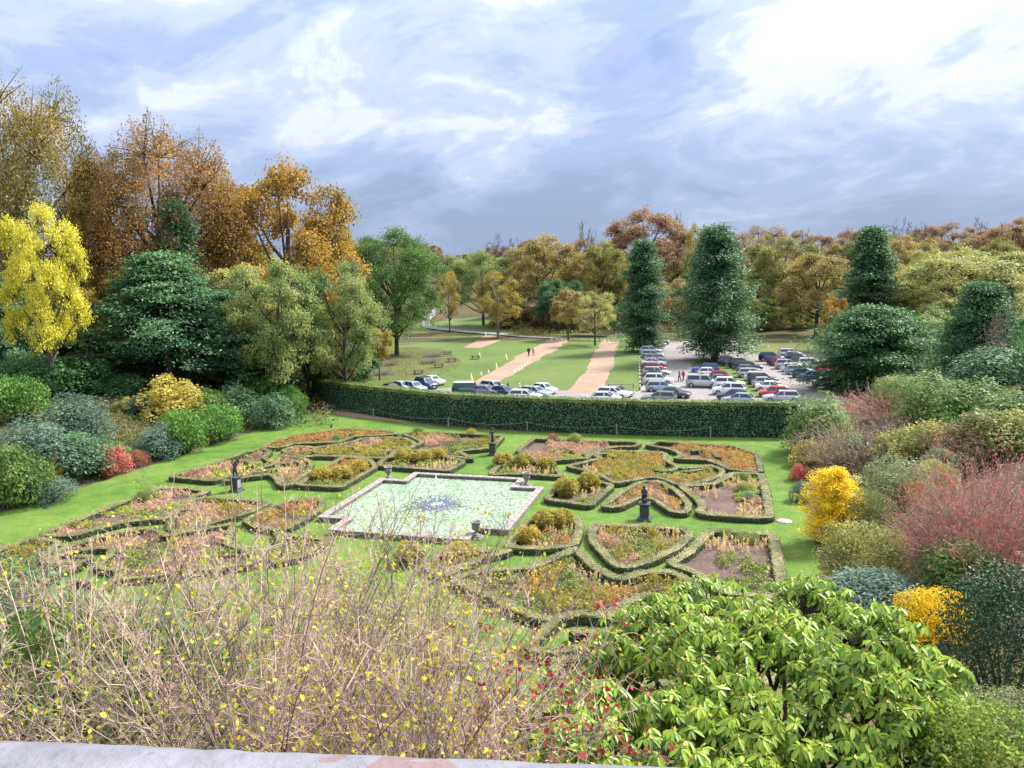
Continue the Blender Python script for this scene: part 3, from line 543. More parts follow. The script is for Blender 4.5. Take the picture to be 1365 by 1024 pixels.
a = Acc(); a.add([(x, y, 0.10) for x, y in WI], [tuple(t) for t in geometry.tessellate_polygon([[Vector((x, y, 0)) for x, y in WI]])])
me = a.mesh('pool_water', 1, [wm])
if me.polygons[0].normal.z < 0: me.flip_normals()
w = ob('pool_water', me, kind='structure', loc=(cpx, cpy, 0), rot=(0, 0, -TH))
PAD = leafmat('duckweed', [(0.17, 0.26, 0.14), (0.27, 0.36, 0.245), (0.33, 0.40, 0.31), (0.38, 0.42, 0.37)], trans=0.0, clump=0.35, amt=1.0, rough=0.4)
n = 62000; q = rng.uniform((-A0, -B0), (A0, B0), (n, 2)); q = q[inside(np.array(inset(OUT, CW + 0.03)), q)]
rr = np.hypot(q[:, 0] * 0.95, q[:, 1] * 0.95) + 0.12 * np.sin(np.arctan2(q[:, 1], q[:, 0]) * 3) + rng.normal(size=len(q)) * 0.25
keep = rng.random(len(q)) < np.clip((rr - 1.0) / 1.9, 0.0, 1) ** 1.3 * np.clip(0.93 + 0.2 * np.sin(q[:, 0] * 0.9 + 2 * np.sin(q[:, 1] * .5)) , 0.3, 1)
q = q[keep]; a = Acc(); n = len(q)
add_leaves(a, np.c_[q, 0.108 + rng.random(n) * 0.012], np.c_[rng.normal(size=(n, 2)) * 0.12, np.ones(n)], 0.155, 0.14, rng)
tag(ob('pool_weed', a.mesh('pool_weed', 1, [PAD]), kind='stuff', loc=(cpx, cpy, 0), rot=(0, 0, -TH)), 'pale green duckweed floating over the pool', 'pond weed')
# fountain: nozzle, one thin jet of drops, splash
fo = thing('fountain', (cpx, cpy, 0.1), 'thin white fountain jet rising from the middle of the pool', 'fountain')
SPRAY = simple('white_water', (0.85, 0.87, 0.9), 0.25, var=0.04)
a = Acc(); add_lathe(a, [(0.10, -0.02), (0.10, 0.1), (0.03, 0.16), (0.02, 0.24), (0.0, 0.24)]); ob('nozzle', a.mesh('nozzle', 1, [simple('lead_nozzle', (0.12, 0.12, 0.12), 0.5)]), fo)
a = Acc(); m = 420; t = rng.random(m); ang = rng.random(m) * 6.283
z = 0.2 + 2.2 * t; up = rng.random(m) < 0.55
rad = np.where(up, 0.015 + 0.03 * t, 0.05 + 0.28 * np.sqrt(np.clip(1 - t, 0, 1))) * rng.random(m)
add_leaves(a, np.c_[np.cos(ang) * rad, np.sin(ang) * rad, z], rng.normal(size=(m, 3)), np.where(up, 0.13, 0.045), np.where(up, 0.05, 0.035), rng, T=np.tile((0, 0, 1.0), (m, 1)) + rng.normal(size=(m, 3)) * 0.1)
add_tube(a, [(0, 0, 0.2), (0.0, 0, 1.2), (0.012, 0, 2.0), (0.02, 0, 2.35)], [0.028, 0.024, 0.02, 0.008], 6)
ob('water_jet', a.mesh('water_jet', 1, [SPRAY]), fo, kind='stuff')
a = Acc(); m = 260; ang = rng.random(m) * 6.283; rad = np.abs(rng.normal(size=m)) * 0.26
add_leaves(a, np.c_[np.cos(ang) * rad, np.sin(ang) * rad, 0.015 + rng.random(m) * 0.14 * np.exp(-rad * 2)], rng.normal(size=(m, 3)) * 0.5 + (0, 0, 1), 0.09, 0.07, rng)
ob('splash', a.mesh('splash', 1, [SPRAY]), fo, kind='stuff')

# ------------------------------------------------------------------ urns and statues
URN = simple('urn_stone', (0.21, 0.20, 0.185), 0.85, scale=9, var=0.3, bump=0.4)
LEAD = simple('dark_lead', (0.035, 0.038, 0.045), 0.45, scale=8, var=0.3)
PED = simple('dark_pedestal_stone', (0.05, 0.052, 0.058), 0.7, scale=6, var=0.3)
PEDL = simple('pale_panel_stone', (0.27, 0.275, 0.29), 0.6, scale=6, var=0.2)
def urn(x, y, label):
    t = thing('garden_urn', (x, y, 0), label, 'urn', 'stone urns at the pool corners', rz=-TH)
    a = Acc(); add_box(a, (0, 0, 0.06), (0.82, 0.82, 0.12)); add_box(a, (0, 0, 0.17), (0.6, 0.6, 0.10)); ob('plinth', a.mesh('plinth', 1, [URN]), t)
    a = Acc(); add_lathe(a, [(0.24, 0.22), (0.25, 0.27), (0.16, 0.33), (0.10, 0.42), (0.085, 0.52), (0.13, 0.57), (0.10, 0.6)]); ob('stem', a.mesh('stem', 1, [URN]), t)
    a = Acc(); add_lathe(a, [(0.10, 0.60), (0.24, 0.64), (0.30, 0.74), (0.29, 0.86), (0.27, 1.0), (0.33, 1.10), (0.39, 1.15), (0.39, 1.19), (0.31, 1.19), (0.26, 1.02), (0.24, 0.85), (0.0, 0.84)], sides=24); ob('bowl', a.mesh('bowl', 1, [URN]), t)
urn(*(-10.8, 64.45), 'weathered stone urn on the grass at the far left pool corner')
urn(*(1.03, 61.45), 'weathered stone urn on the grass at the far right pool corner')
urn(*(-2.59, 49.24), 'weathered stone urn on the grass at the near right pool corner')
def skin_mesh(name, joints, edges, mats, sub=2):
    """a continuous body grown over a skeleton"""
    me = bpy.data.meshes.new(name); me.from_pydata([j[:3] for j in joints], edges, [])
    o = bpy.data.objects.new('grow', me); COL.objects.link(o)
    o.modifiers.new('s', 'SKIN'); sk = me.skin_vertices[0].data
    for i, j in enumerate(joints): sk[i].radius = (j[3], j[4] if len(j) > 4 else j[3])
    sk[0].use_root = True
    mm = o.modifiers.new('u', 'SUBSURF'); mm.levels = sub
    r = bpy.data.meshes.new_from_object(o.evaluated_get(bpy.context.evaluated_depsgraph_get())); r.name = name
    bpy.data.objects.remove(o); bpy.data.meshes.remove(me)
    r.materials.clear()
    for m in mats: r.materials.append(m)
    r.polygons.foreach_set('use_smooth', np.ones(len(r.polygons), bool))
    return r
def statue(x, y, label, kind):
    t = thing('garden_statue', (x, y, 0), label, 'statue', 'dark figures on pedestals', rz=-TH)
    w = 0.62 if kind != 'slim' else 0.56
    a = Acc(); add_box(a, (0, 0, 0.05), (w + 0.36, w + 0.36, 0.10)); add_box(a, (0, 0, 0.15), (w + 0.2, w + 0.2, 0.10), taper=0.9); ob('base_step', a.mesh('base_step', 1, [PED]), t)
    a = Acc(); add_box(a, (0, 0, 0.66), (w, w, 0.92), taper=0.94); ob('shaft', a.mesh('shaft', 1, [PED]), t)
    for ang in (0, 1, 2, 3):
        a = Acc(); add_box(a, (0, -w / 2 + 0.0, 0.66), (w * 0.68, 0.03, 0.66)); me = a.mesh('panel', 1, [PEDL if ang == 1 and kind == 'bearer' else PED]); me.transform(Matrix.Rotation(ang * math.pi / 2, 4, 'Z')); ob('panel', me, t)
    a = Acc(); add_box(a, (0, 0, 1.15), (w + 0.08, w + 0.08, 0.06), taper=1.12); add_box(a, (0, 0, 1.215), (w + 0.22, w + 0.22, 0.07)); ob('cornice', a.mesh('cornice', 1, [PED]), t)
    z = 1.25
    if kind == 'draped':       # robed figure leaning, one arm folded, the other on a stump
        J = [(0, 0, z + .5, .20, .17), (0, 0, z + .25, .27, .23), (0, 0, z + .02, .33, .27), (-.01, 0, z + .72, .15, .13), (-.02, 0, z + .92, .17, .12), (-.02, 0, z + 1.04, .07), (-.03, -.03, z + 1.14, .10, .11), (-.06, -.03, z + 1.28, .11, .10),
             (-.16, -.02, z + .92, .07), (-.19, -.08, z + .72, .065), (-.06, -.18, z + .66, .05), (.14, -.02, z + .92, .07), (.18, -.06, z + .70, .065), (.06, -.2, z + .58, .055), (.12, -.05, z + .3, .13), (.16, -.04, z + .02, .16)]
        E = [(0, 1), (1, 2), (0, 3), (3, 4), (4, 5), (5, 6), (6, 7), (4, 8), (8, 9), (9, 10), (4, 11), (11, 12), (12, 13), (1, 14), (14, 15)]
    elif kind == 'bearer':     # nude figure striding, lifting a large bundle over its shoulder
        J = [(0, 0, z + .62, .14, .12), (-.08, 0, z + .55, .11), (-.13, -.05, z + .3, .085), (-.12, 0, z + .05, .06), (.08, 0, z + .55, .11), (.12, .05, z + .3, .085), (.16, .08, z + .05, .06), (.03, 0, z + .8, .13, .11), (.06, 0, z + .98, .17, .12), (.08, 0, z + 1.1, .06), (.1, -.03, z + 1.2, .09, .1), (.1, -.03, z + 1.29, .08),
             (-.12, -.02, z + 1.02, .065), (-.16, -.16, z + 1.2, .055), (.05, -.16, z + 1.38, .05), (.24, 0, z + 1.02, .065), (.38, .02, z + 1.18, .055), (.34, 0, z + 1.38, .05), (.18, 0, z + 1.44, .15), (.36, .02, z + 1.52, .15), (.52, .02, z + 1.46, .1)]
        E = [(0, 1), (1, 2), (2, 3), (0, 4), (4, 5), (5, 6), (0, 7), (7, 8), (8, 9), (9, 10), (10, 11), (8, 12), (12, 13), (13, 14), (8, 15), (15, 16), (16, 17), (17, 19), (19, 18), (19, 20)]
    else:                      # slim robed figure, hands before it, a bowl on the head
        J = [(0, 0, z + .6, .15, .13), (0, 0, z + .3, .18, .15), (0, 0, z + .02, .21, .17), (0, 0, z + .82, .12, .1), (0, 0, z + 1.02, .17, .11), (0, 0, z + 1.13, .06), (0, -.02, z + 1.22, .085, .1), (0, -.02, z + 1.33, .08, .09), (0, 0, z + 1.42, .05), (0, 0, z + 1.5, .15, .15),
             (-.2, 0, z + 1.02, .06), (-.26, -.05, z + .8, .05), (-.1, -.2, z + .86, .045), (.2, 0, z + 1.02, .06), (.28, 0, z + 1.2, .05), (.14, -.03, z + 1.42, .045)]
        E = [(0, 1), (1, 2), (0, 3), (3, 4), (4, 5), (5, 6), (6, 7), (7, 8), (8, 9), (4, 10), (10, 11), (11, 12), (4, 13), (13, 14), (14, 15)]
    ob('figure', skin_mesh('figure', J, E, [LEAD]), t)
statue(*(9.15, 52.38), 'dark robed statue on a tall dark pedestal, right of the pool', 'draped')
statue(*(-23.03, 61.92), 'dark statue lifting a bundle, pedestal with a pale panel, left of the pool', 'bearer')
statue(*(-2, 72.73), 'slim dark statue on a pedestal at the far end of the garden', 'slim')

# ------------------------------------------------------------------ rope fence before the hedge, small things on the lawn
WOODG = simple('grey_post_wood', (0.22, 0.20, 0.18), 0.9, scale=12, var=0.25)
fp = [(-27.69, 100.29), (-23.8, 97.66), (-17.28, 94.08), (-7.38, 86.74), (1.59, 83.52), (11.07, 80.59), (20.56, 78.53)]
rf = thing('rope_fence', (*fp[3], 0), 'low fence of grey posts and rope in front of the tall hedge', 'fence')
pm = Acc(); add_lathe(pm, [(0.075, 0), (0.075, 1.15), (0.05, 1.2), (0, 1.2)], sides=8); pm = pm.mesh('post', 1, [WOODG])
a = Acc()
for i, p in enumerate(fp):
    ob('post', pm, rf, loc=(p[0] - fp[3][0], p[1] - fp[3][1], 0))
    if i:
        q = fp[i - 1]; t = np.linspace(0, 1, 9)[:, None]
        P = np.array([*q, 1.05]) * (1 - t) + np.array([*p, 1.05]) * t; P[:, 2] -= 0.45 * (4 * t * (1 - t))[:, 0]
        P[:, :2] -= fp[3]; add_tube(a, P, 0.02, 4)
ob('rope', a.mesh('rope', 1, [WOODG]), rf)
a = Acc(); add_lathe(a, [(0.55, 0.0), (0.55, 0.035), (0.5, 0.05), (0, 0.05)], sides=10); tag(ob('stone_slab', a.mesh('stone_slab', 1, [STONE]), loc=(*(18.67, 51.43), 0)), 'pale flat stone set in the right lawn walk', 'stone slab')
a = Acc(); add_lathe(a, [(0.35, 0.0), (0.35, 0.04), (0, 0.04)], sides=10); tag(ob('drain_cover', a.mesh('drain_cover', 1, [PED]), loc=(*(-36.52, 58.34), 0)), 'dark round drain cover in the left lawn', 'drain cover')
rng = np.random.default_rng(77)
n = 4200; lp = np.array(LAWN); q = rng.uniform(lp.min(0), lp.max(0), (n, 2)); q = q[inside(lp, q)]
a = Acc(); add_leaves(a, np.c_[q, np.full(len(q), 0.03)], rng.normal(size=(len(q), 3)) * 0.3 + (0, 0, 1), 0.095, 0.07, rng)
tag(ob('fallen_leaves', a.mesh('fallen_leaves', 1, [LM['litter']]), kind='stuff'), 'pale fallen leaves dotted over the lawn', 'fallen leaves')

# ------------------------------------------------------------------ trees
def ellip_profile(t): return np.sqrt(np.clip(1 - (2 * t - 1) ** 2, 0, 1))
def norm_tree(P, W, lo):
    """scale leaf points so that the crown is 1 high and W wide"""
    return P
def lobed(seed, W=0.8, lo=0.2, nl=17, ncl=30, npl=68, leaf=0.0145, spread=0.034, flat=0.6, droop=0.0, wind=0.0):
    """broadleaf crown: big lobes made of many leaf sprays, gaps between them; trunk with limbs to every lobe"""
    rng = np.random.default_rng(seed); tr = Acc(); lf = Acc()
    add_tube(tr, [(0, 0, -0.01), (0.004, 0, lo * 0.5), (0.01 * rng.normal(), 0.01 * rng.normal(), 0.4), (0.02 * rng.normal(), 0.02 * rng.normal(), 0.66)], [0.026, 0.02, 0.015, 0.006], 7)
    lobes = []
    for i in range(nl):
        t = (i + 0.5) / nl; z = lo + 0.08 + t * (0.84 - lo - 0.08)
        env = ellip_profile(0.16 + 0.78 * (z - lo) / (1 - lo)) * W * 0.5
        a = i * 2.4 + rng.uniform(-.5, .5); r = env * rng.uniform(0.5, 0.84) * (0.25 if i == nl - 1 else 1)
        lr = W * rng.uniform(0.145, 0.215)
        c = np.array([math.cos(a) * r + wind * z, math.sin(a) * r, z]); lobes.append((c, lr))
        z0 = max(lo * 0.7, z * rng.uniform(0.5, 0.7)); mid = np.array([c[0] * .45, c[1] * .45, z0 + (z - z0) * .35])
        add_tube(tr, [(0, 0, z0), mid, c], [0.011, 0.008, 0.004], 5)
        d = unit(rng.normal(size=(ncl, 3)) + (math.cos(a) * .5, math.sin(a) * .5, 0.35)); d[:, 2] = np.where(d[:, 2] < -0.45, -d[:, 2], d[:, 2])
        cc = c + d * lr * rng.uniform(0.55, 1.05, (ncl, 1)) * (1, 1, 0.85)
        for j in range(0, ncl, 2): add_tube(tr, [c, (c + cc[j]) / 2 + rng.normal(size=3) * .008, cc[j] + (cc[j] - c) * .2], [0.0035, 0.0024, 0.0006], 3)
        k = rng.poisson(npl, ncl); m = k.sum(); ci = np.repeat(np.arange(ncl), k)
        off = rng.normal(size=(m, 3)) * spread * W * (1, 1, flat)
        P = cc[ci] + off; P[:, 2] -= droop * (off[:, 0] ** 2 + off[:, 1] ** 2) * 40
        N = d[ci] * 0.5 + (0, 0, 0.55) + rng.normal(size=(m, 3)) * 0.55
        rn = np.clip(rng.random(m) * 0.75 + rng.random(ncl)[ci] * 0.25, 0, 1)
        add_leaves(lf, P, N, leaf, leaf * 0.75, rng, 0, rn)
    return tr, lf
def envelope(seed, prof, nb=110, W=0.4, npl=85, leaf=0.014, lo=0.05, droop=0.25, spread=0.03, flat=0.5, inner=0.25, asp=0.5, trunk=0.02, top=1.0, lump=0.26):
    """conifers and yews: branches from a central stem, sprays along each branch"""
    rng = np.random.default_rng(seed); tr = Acc(); lf = Acc()
    add_tube(tr, [(0, 0, -0.01), (0, 0, 0.12), (0.004, 0, 0.5), (0, 0.003, 0.97 * top)], [trunk * 1.35, trunk, trunk * 0.7, 0.002], 7)
    px, pr = np.array(prof).T
    for i in range(nb):
        z = lo + (top - 0.02 - lo) * ((i + rng.random()) / nb) ** 0.9; a = i * 2.399 + rng.uniform(-.4, .4)
        r = np.interp(z, px, pr) * W * 0.5 * rng.uniform(0.62, 1.12) * (1.25 if lump > .2 and rng.random() < .09 else 1) * (0.86 + lump * math.sin(a * 2 + z * 17 + seed) * math.sin(a * 3 - z * 11) + 0.14 * math.sin(z * 31 + a))
        e = np.array([math.cos(a), math.sin(a), 0]); tip = e * r + (0, 0, z - droop * r * rng.uniform(.4, 1.2)); base = np.array([0, 0, z])
        mid = base * .5 + tip * .5 + (0, 0, 0.04 * r)
        add_tube(tr, [base, mid, tip], [0.006, 0.004, 0.001], 3)
        ns = max(2, int(r / (spread * 1.0))); s = inner + (1 - inner) * (np.arange(ns) + rng.random(ns)) / ns
        c = base[None] * (1 - s[:, None]) + tip[None] * s[:, None] + rng.normal(size=(ns, 3)) * spread * .5 + np.c_[np.zeros((ns, 2)), 0.04 * r * 4 * s * (1 - s)]
        m = max(6, int(npl * 6 / max(6, ns) ** .5)); ci = np.repeat(np.arange(ns), m // ns + 1); m = len(ci)
        P = c[ci] + rng.normal(size=(m, 3)) * spread * (1, 1, flat)
        N = rng.normal(size=(m, 3)) * 0.5 + (0, 0, 0.7) + e * 0.35
        T = e + rng.normal(size=(m, 3)) * 0.6 - (0, 0, 0.3)
        rn = np.clip(rng.random(m) * 0.7 + rng.random(ns)[ci] * 0.3, 0, 1)
        add_leaves(lf, P, N, leaf, leaf * asp, rng, 0, rn, T)
    return tr, lf
def bare(seed, W=0.8, lo=0.3, depth=6, nleaf=0, upright=0.5):
    """leafless crown: forking limbs down to fine twigs"""
    rng = np.random.default_rng(seed); tr = Acc(); tips = []
    def grow(p, d, L, r, k):
        n = 3; P = [p]
        for i in range(n):
            d = d + rng.normal(size=3) * 0.16 + (0, 0, 0.05 * upright); d /= np.linalg.norm(d); P.append(P[-1] + d * L / n)
        add_tube(tr, P, np.linspace(max(r, .0022), max(r * 0.62, .0018), n + 1), 6 if k > 4 else 3)
        if k == 0: tips.append(P[-1]); return
        for _ in range(3 if k in (depth, depth - 1) else rng.integers(2, 4)):
            nd = d + rng.normal(size=3) * (0.62, 0.62, 0.4); nd /= np.linalg.norm(nd)
            grow(P[-1] if rng.random() < .7 else P[-2], nd, L * rng.uniform(0.6, 0.86), r * 0.58, k - 1)
    grow(np.zeros(3), np.array([0.02, 0.02, 1.0]), lo, 0.02, depth)
    V = np.concatenate(tr.V); z = V[:, 2].max(); w = np.percentile(np.hypot(V[:, 0], V[:, 1]), 97) * 2
    for v in tr.V: v[:, 2] /= z; v[:, :2] *= W / w
    tips = np.array(tips); tips[:, 2] /= z; tips[:, :2] *= W / w
    lf = Acc()
    if nleaf:
        P = tips[rng.integers(0, len(tips), nleaf)] + rng.normal(size=(nleaf, 3)) * 0.018
        add_leaves(lf, P, rng.normal(size=(nleaf, 3)) + (0, 0, .5), 0.012, 0.009, rng)
    return tr, lf
PROTO = {}
def proto(key, fn, W):
    tr, lf = fn
    V = np.concatenate(lf.V or tr.V); z = np.percentile(V[:, 2], 99.8)
    w = np.percentile(np.abs(V[:, :2]).max(1), 98.5) * 2
    for acc in (tr, lf):
        for v in acc.V: v /= (w / W, w / W, z)
    PROTO[key] = (tr.mesh('trunk', 1), lf.mesh('crown', 1) if lf.V else None, W)
for i in range(3): proto('oak%d' % i, lobed(10 + i), 0.85)
for i in range(1): proto('tall%d' % i, lobed(20 + i, W=0.6, nl=18, ncl=28), 0.6)
for i in range(1): proto('beech%d' % i, lobed(30 + i, W=0.95, nl=24, ncl=38, npl=84, spread=0.038, flat=0.32, droop=0.5, leaf=0.0092), 0.95)
proto('sparse0', lobed(41, W=0.7, nl=14, ncl=28, npl=56, leaf=0.013), 0.7)
proto('sparse1', lobed(42, W=0.8, nl=14, ncl=28, npl=36, leaf=0.013), 0.8)
proto('small0', lobed(45, W=0.8, lo=0.25, nl=12, ncl=28, npl=60, leaf=0.02), 0.8)
for i in range(1): proto('bushy%d' % i, lobed(47 + i, W=1.0, lo=-0.05, nl=15, ncl=28, npl=50, leaf=0.026), 1.0)
proto('full0', lobed(49, W=0.85, lo=0.12, nl=22, ncl=32, npl=96, leaf=.011), 0.85)
proto('column', envelope(50, [(0, .7), (.1, .95), (.35, 1), (.6, .9), (.85, .6), (1, .16)], nb=210, W=0.42, droop=0.12, npl=105, leaf=0.0155, spread=0.024, inner=0.3), 0.42)
proto('pine', envelope(51, [(0, .3), (.12, .85), (.3, 1), (.5, .92), (.65, .68), (.85, .45), (1, .1)], nb=150, W=0.6, droop=0.05, lo=.06, npl=140, leaf=0.0155, spread=0.03, flat=.7, inner=.35), 0.6)
proto('spire', envelope(52, [(0, .5), (.2, 1), (.45, .85), (.7, .5), (.9, .25), (1, .05)], nb=170, W=0.5, droop=0.3, npl=95, leaf=0.016, spread=0.025), 0.5)
proto('yewhigh', envelope(57, [(0, .55), (.1, .85), (.3, 1), (.55, .9), (.8, .55), (1, .12)], nb=190, W=0.95, droop=0.3, npl=135, leaf=0.0215, spread=0.04, flat=.3, inner=.3, asp=.4, lo=.3), 0.95)
proto('yew1', envelope(54, [(0, .8), (.2, 1), (.5, .95), (.8, .65), (1, .25)], nb=190, W=1.3, droop=-0.1, npl=210, leaf=0.026, spread=0.05, flat=.35, inner=.3, asp=.42, lo=.02), 1.3)
for i in range(3): proto('bare%d' % i, bare(60 + i, W=0.75, nleaf=(0, 500, 250)[i]), 0.75)
GT = {}
def tree(kind, leaf, label, pos, name='tree', group=None, bark=BARK, rot=None, sink=0.15, base=None):
    x, y, zt, w = pos; z0 = (hz(x, y) if base is None else base) - sink
    tr, cr, W = PROTO[kind]; h = zt - z0
    t = thing(name, (x, y, z0), label, 'tree', group, rot if rot is not None else (x * 7.3 + y * 3.1) % 6.28, (w / W, w / W, h))
    ob('trunk', tr, t, [bark])
    if cr: ob('crown', cr, t, [LM[leaf]])
    return t
# left side, standing on and behind the bank
for a in (
 ('beech0', 'beecholive', 'tall olive and copper beech at the left edge of the picture', (-62.51, 100, 43.5, 19.98), 'beech_tree'),
 ('beech0', 'beech', 'broad rust-orange beech, the highest crown left of the orange oak', (-48.13, 108, 38.04, 23.68), 'beech_tree'),
 ('sparse0', 'brown', 'thin brown-leaved tree with a pale trunk in front of the rust-orange beech', (-47.74, 102, 32.86, 11.73), 'brown_tree', None, BARKG),
 ('spire', 'yew', 'dark green conifer between the left edge beech and the rust-orange beech', (-62.22, 118, 34.33, 10.35), 'conifer_tree'),
 ('spire', 'conifer', 'dark green conifer showing between the brown tree and the orange oak', (-43.18, 102, 27.51, 8.95), 'conifer_tree'),
 ('oak1', 'oakorange', 'large orange oak standing against the sky on the left', (-33.67, 118, 34.62, 20.47), 'oak_tree'),
 ('tall0', 'beecholive', 'narrow turning tree between the rust-orange beech and the orange oak', (-43.85, 122, 31.34, 8.92), 'beech_tree'),
 ('oak2', 'yellow', 'bright yellow maple above the dark yews at far left', (-50.44, 84, 25.58, 8.19), 'maple_tree'),
 ('small0', 'yelgreen', 'small yellow and orange tree at the foot of the bright yellow maple', (-52.34, 96, 19.58, 8.89), 'maple_tree'),
 ('yewhigh', 'yew', 'large dark blue-green yew spreading behind the left bank', (-42.56, 95, 20.63, 17.13), 'yew_tree', None, BARKR),
 ('yewhigh', 'yew', 'dark yew to the right of the large blue-green one', (-36.16, 99, 15.87, 12.54), 'yew_tree', None, BARKR),
 ('yew1', 'yew', 'dark yew at the left edge under the yellow maple', (-58.94, 90, 17.94, 7.89), 'yew_tree', None, BARKR),
 ('oak0', 'midgreen', 'olive-green tree turning yellow below the orange oak', (-29.3, 97, 19.3, 11.53), 'broadleaf_tree'),
 ('tall0', 'paleolive', 'tall pale olive tree in front of the orange oak', (-35.95, 104, 19.03, 9.63), 'broadleaf_tree'),
 ('oak2', 'midgreen', 'dull green rounded tree left of the lone green oak', (-22.72, 104, 19.25, 11.35), 'broadleaf_tree'),
 ('oak2', 'midgreen', 'low olive tree behind the dark hedge at left', (-28.24, 106, 14.52, 11.36), 'broadleaf_tree'),
 ('full0', 'green', 'lone deep green oak on the grass left of the sandy tracks', (-25.09, 168, 27.07, 20.96), 'oak_tree'),
 ('small0', 'yelgreen', 'little orange tree at the edge of the rough grass below the green oak', (-22.18, 128, 8.69, 4.99), 'small_tree'),
 ('small0', 'gold', 'orange-brown tree behind the gap between orange oak and green oak', (-35.68, 165, 27.28, 11.26), 'small_tree'),
 ('beech0', 'olive', 'olive tree filling the wood behind the large yew', (-50.18, 125, 22.44, 14.62), 'broadleaf_tree'),
 # the wood behind the field
 ('sparse0', 'yelgreen', 'slender yellowish tree beside the pale road', (-17.62, 222, 18.06, 8.65), 'slender_tree'),
 ('bare2', 'olive', 'small bare tree on the skyline behind the slender yellowish tree', (-24.2, 290, 24.87, 11.31), 'bare_tree'),
 ('oak1', 'midgreen', 'grey-green round tree at the left end of the wood', (-8.48, 240, 24.27, 19.65), 'broadleaf_tree'),
 ('bare0', 'olive', 'tall bare tree rising at the left end of the wood', (-1, 244, 29.53, 15.7), 'bare_tree'),
 ('sparse0', 'yelgreen', 'orange-olive tree with a pale trunk at the field edge', (-3.45, 206, 17.75, 13.25), 'broadleaf_tree', None, BARKG),
 ('oak2', 'gold', 'broad orange and olive tree in the middle of the wood', (9.87, 236, 28.24, 23.92), 'broadleaf_tree'),
 ('bare1', 'olive', 'bare domed tree standing high over the orange and olive tree', (24.98, 272, 36.24, 19.62), 'bare_tree'),
 ('oak2', 'olive', 'olive-gold tree under the bare domed crown', (27.03, 232, 25.95, 17.64), 'broadleaf_tree'),
 ('oak0', 'darkgreen', 'dark green holly at the foot of the wood', (13.44, 216, 15.14, 13.89), 'holly_tree'),
 ('small0', 'gold', 'small golden tree at the wood edge left of the sparse tree', (14.7, 197, 12.84, 9.6), 'small_tree'),
 ('sparse1', 'paleolive', 'sparse small tree at the top of the third sandy track', (19.82, 181, 12.74, 10.23), 'small_tree'),
 ('oak1', 'rust', 'great rust-brown beech crowning the wood', (48.35, 272, 38.3, 30.75), 'beech_tree'),
 ('bare1', 'rust', 'bare-topped tree at the right shoulder of the rust-brown beech', (57.51, 280, 39.54, 16.37), 'bare_tree'),
 ('oak2', 'gold', 'orange tree behind the columnar conifer', (32.75, 238, 23.14, 15.31), 'broadleaf_tree'),
 ('column', 'conifer', 'columnar blue-green conifer at the end of the parked cars', (28.41, 165, 23.48, 9.97), 'conifer_tree', None, BARKR),
 ('sparse1', 'yelgreen', 'pale thin tree between the two big conifers', (61.93, 258, 32.07, 10.06), 'slender_tree'),
 ('sparse0', 'gold', 'low golden tree behind the gap between the two big conifers', (46.2, 215, 14.67, 11.53), 'small_tree'),
 ('pine', 'conifer', 'massive dark conifer standing among the parked cars', (38.83, 146, 25.12, 15.94), 'conifer_tree', None, BARKR),
 ('sparse1', 'brown', 'broad thin-leaved brown tree right of the massive conifer', (81.66, 254, 30.71, 21.79), 'broadleaf_tree'),
 ('oak2', 'olive', 'olive tree behind the right-hand parking bays', (75.75, 216, 25.14, 20.63), 'broadleaf_tree'),
 ('oak0', 'gold', 'golden oak spreading over the far grass', (76.32, 192, 20.47, 20.21), 'oak_tree'),
 ('bare1', 'brown', 'bare brown tree on the skyline above the golden oak', (107.38, 275, 31.41, 17.69), 'bare_tree'),
 ('oak1', 'rust', 'rust-brown tree on the skyline left of the blue-green conifer', (120.33, 278, 30.01, 17.88), 'broadleaf_tree'),
 ('spire', 'conifer', 'blue-green conifer behind the dark spreading yew', (74.45, 160, 25.04, 15.28), 'conifer_tree', None, BARKR),
 ('small0', 'oakorange', 'small pointed orange tree at the left edge of the spreading yew', (62.84, 150, 11.43, 4.97), 'small_tree'),
 ('yew1', 'darkgreen', 'dark spreading yew hiding the right end of the car park', (50.03, 106, 11.86, 17.77), 'yew_tree', None, BARKR),
 ('oak2', 'gold', 'orange-topped tree on the skyline right of the blue-green conifer', (124.58, 242, 26.16, 16.51), 'broadleaf_tree'),
 ('bare0', 'gold', 'bare crown rising above the orange-topped tree', (128.94, 252, 32.22, 13.75), 'bare_tree'),
 ('bare2', 'gold', 'thin bare tree on the right skyline', (130.56, 235, 27.92, 11.45), 'bare_tree'),
 ('oak1', 'paleolive', 'very broad pale olive tree at the right', (89.67, 152, 20.11, 25.19), 'broadleaf_tree'),
 ('oak2', 'yelgreen', 'yellowing tree between the blue-green conifer and the pale olive tree', (83.57, 168, 17.52, 13.1), 'broadleaf_tree'),
 ('oak0', 'rust', 'rust-brown tree at the right edge of the skyline', (148.23, 232, 27.83, 20.35), 'broadleaf_tree'),
 ('bare1', 'rust', 'bare reddish tree on the skyline near the right edge', (143.22, 240, 24.77, 14.04), 'bare_tree'),
 ('yewhigh', 'darkgreen', 'dark evergreen on the right bank above the light green shrubs', (50.2, 82, 15.27, 10.39), 'yew_tree'),
 ('bare1', 'brown', 'grey bare tangle of a tree at the right edge beside the dark evergreen', (48.29, 74, 13.86, 5.77), 'bare_tree', None, BARKG),
 ('small0', 'midgreen', 'low grey-green tree between the spreading yew and the right bank', (61, 112, 10.07, 8.73), 'small_tree'),
): tree(a[0], a[1], a[2], a[3], a[4], bark=a[6] if len(a) > 6 else BARK)
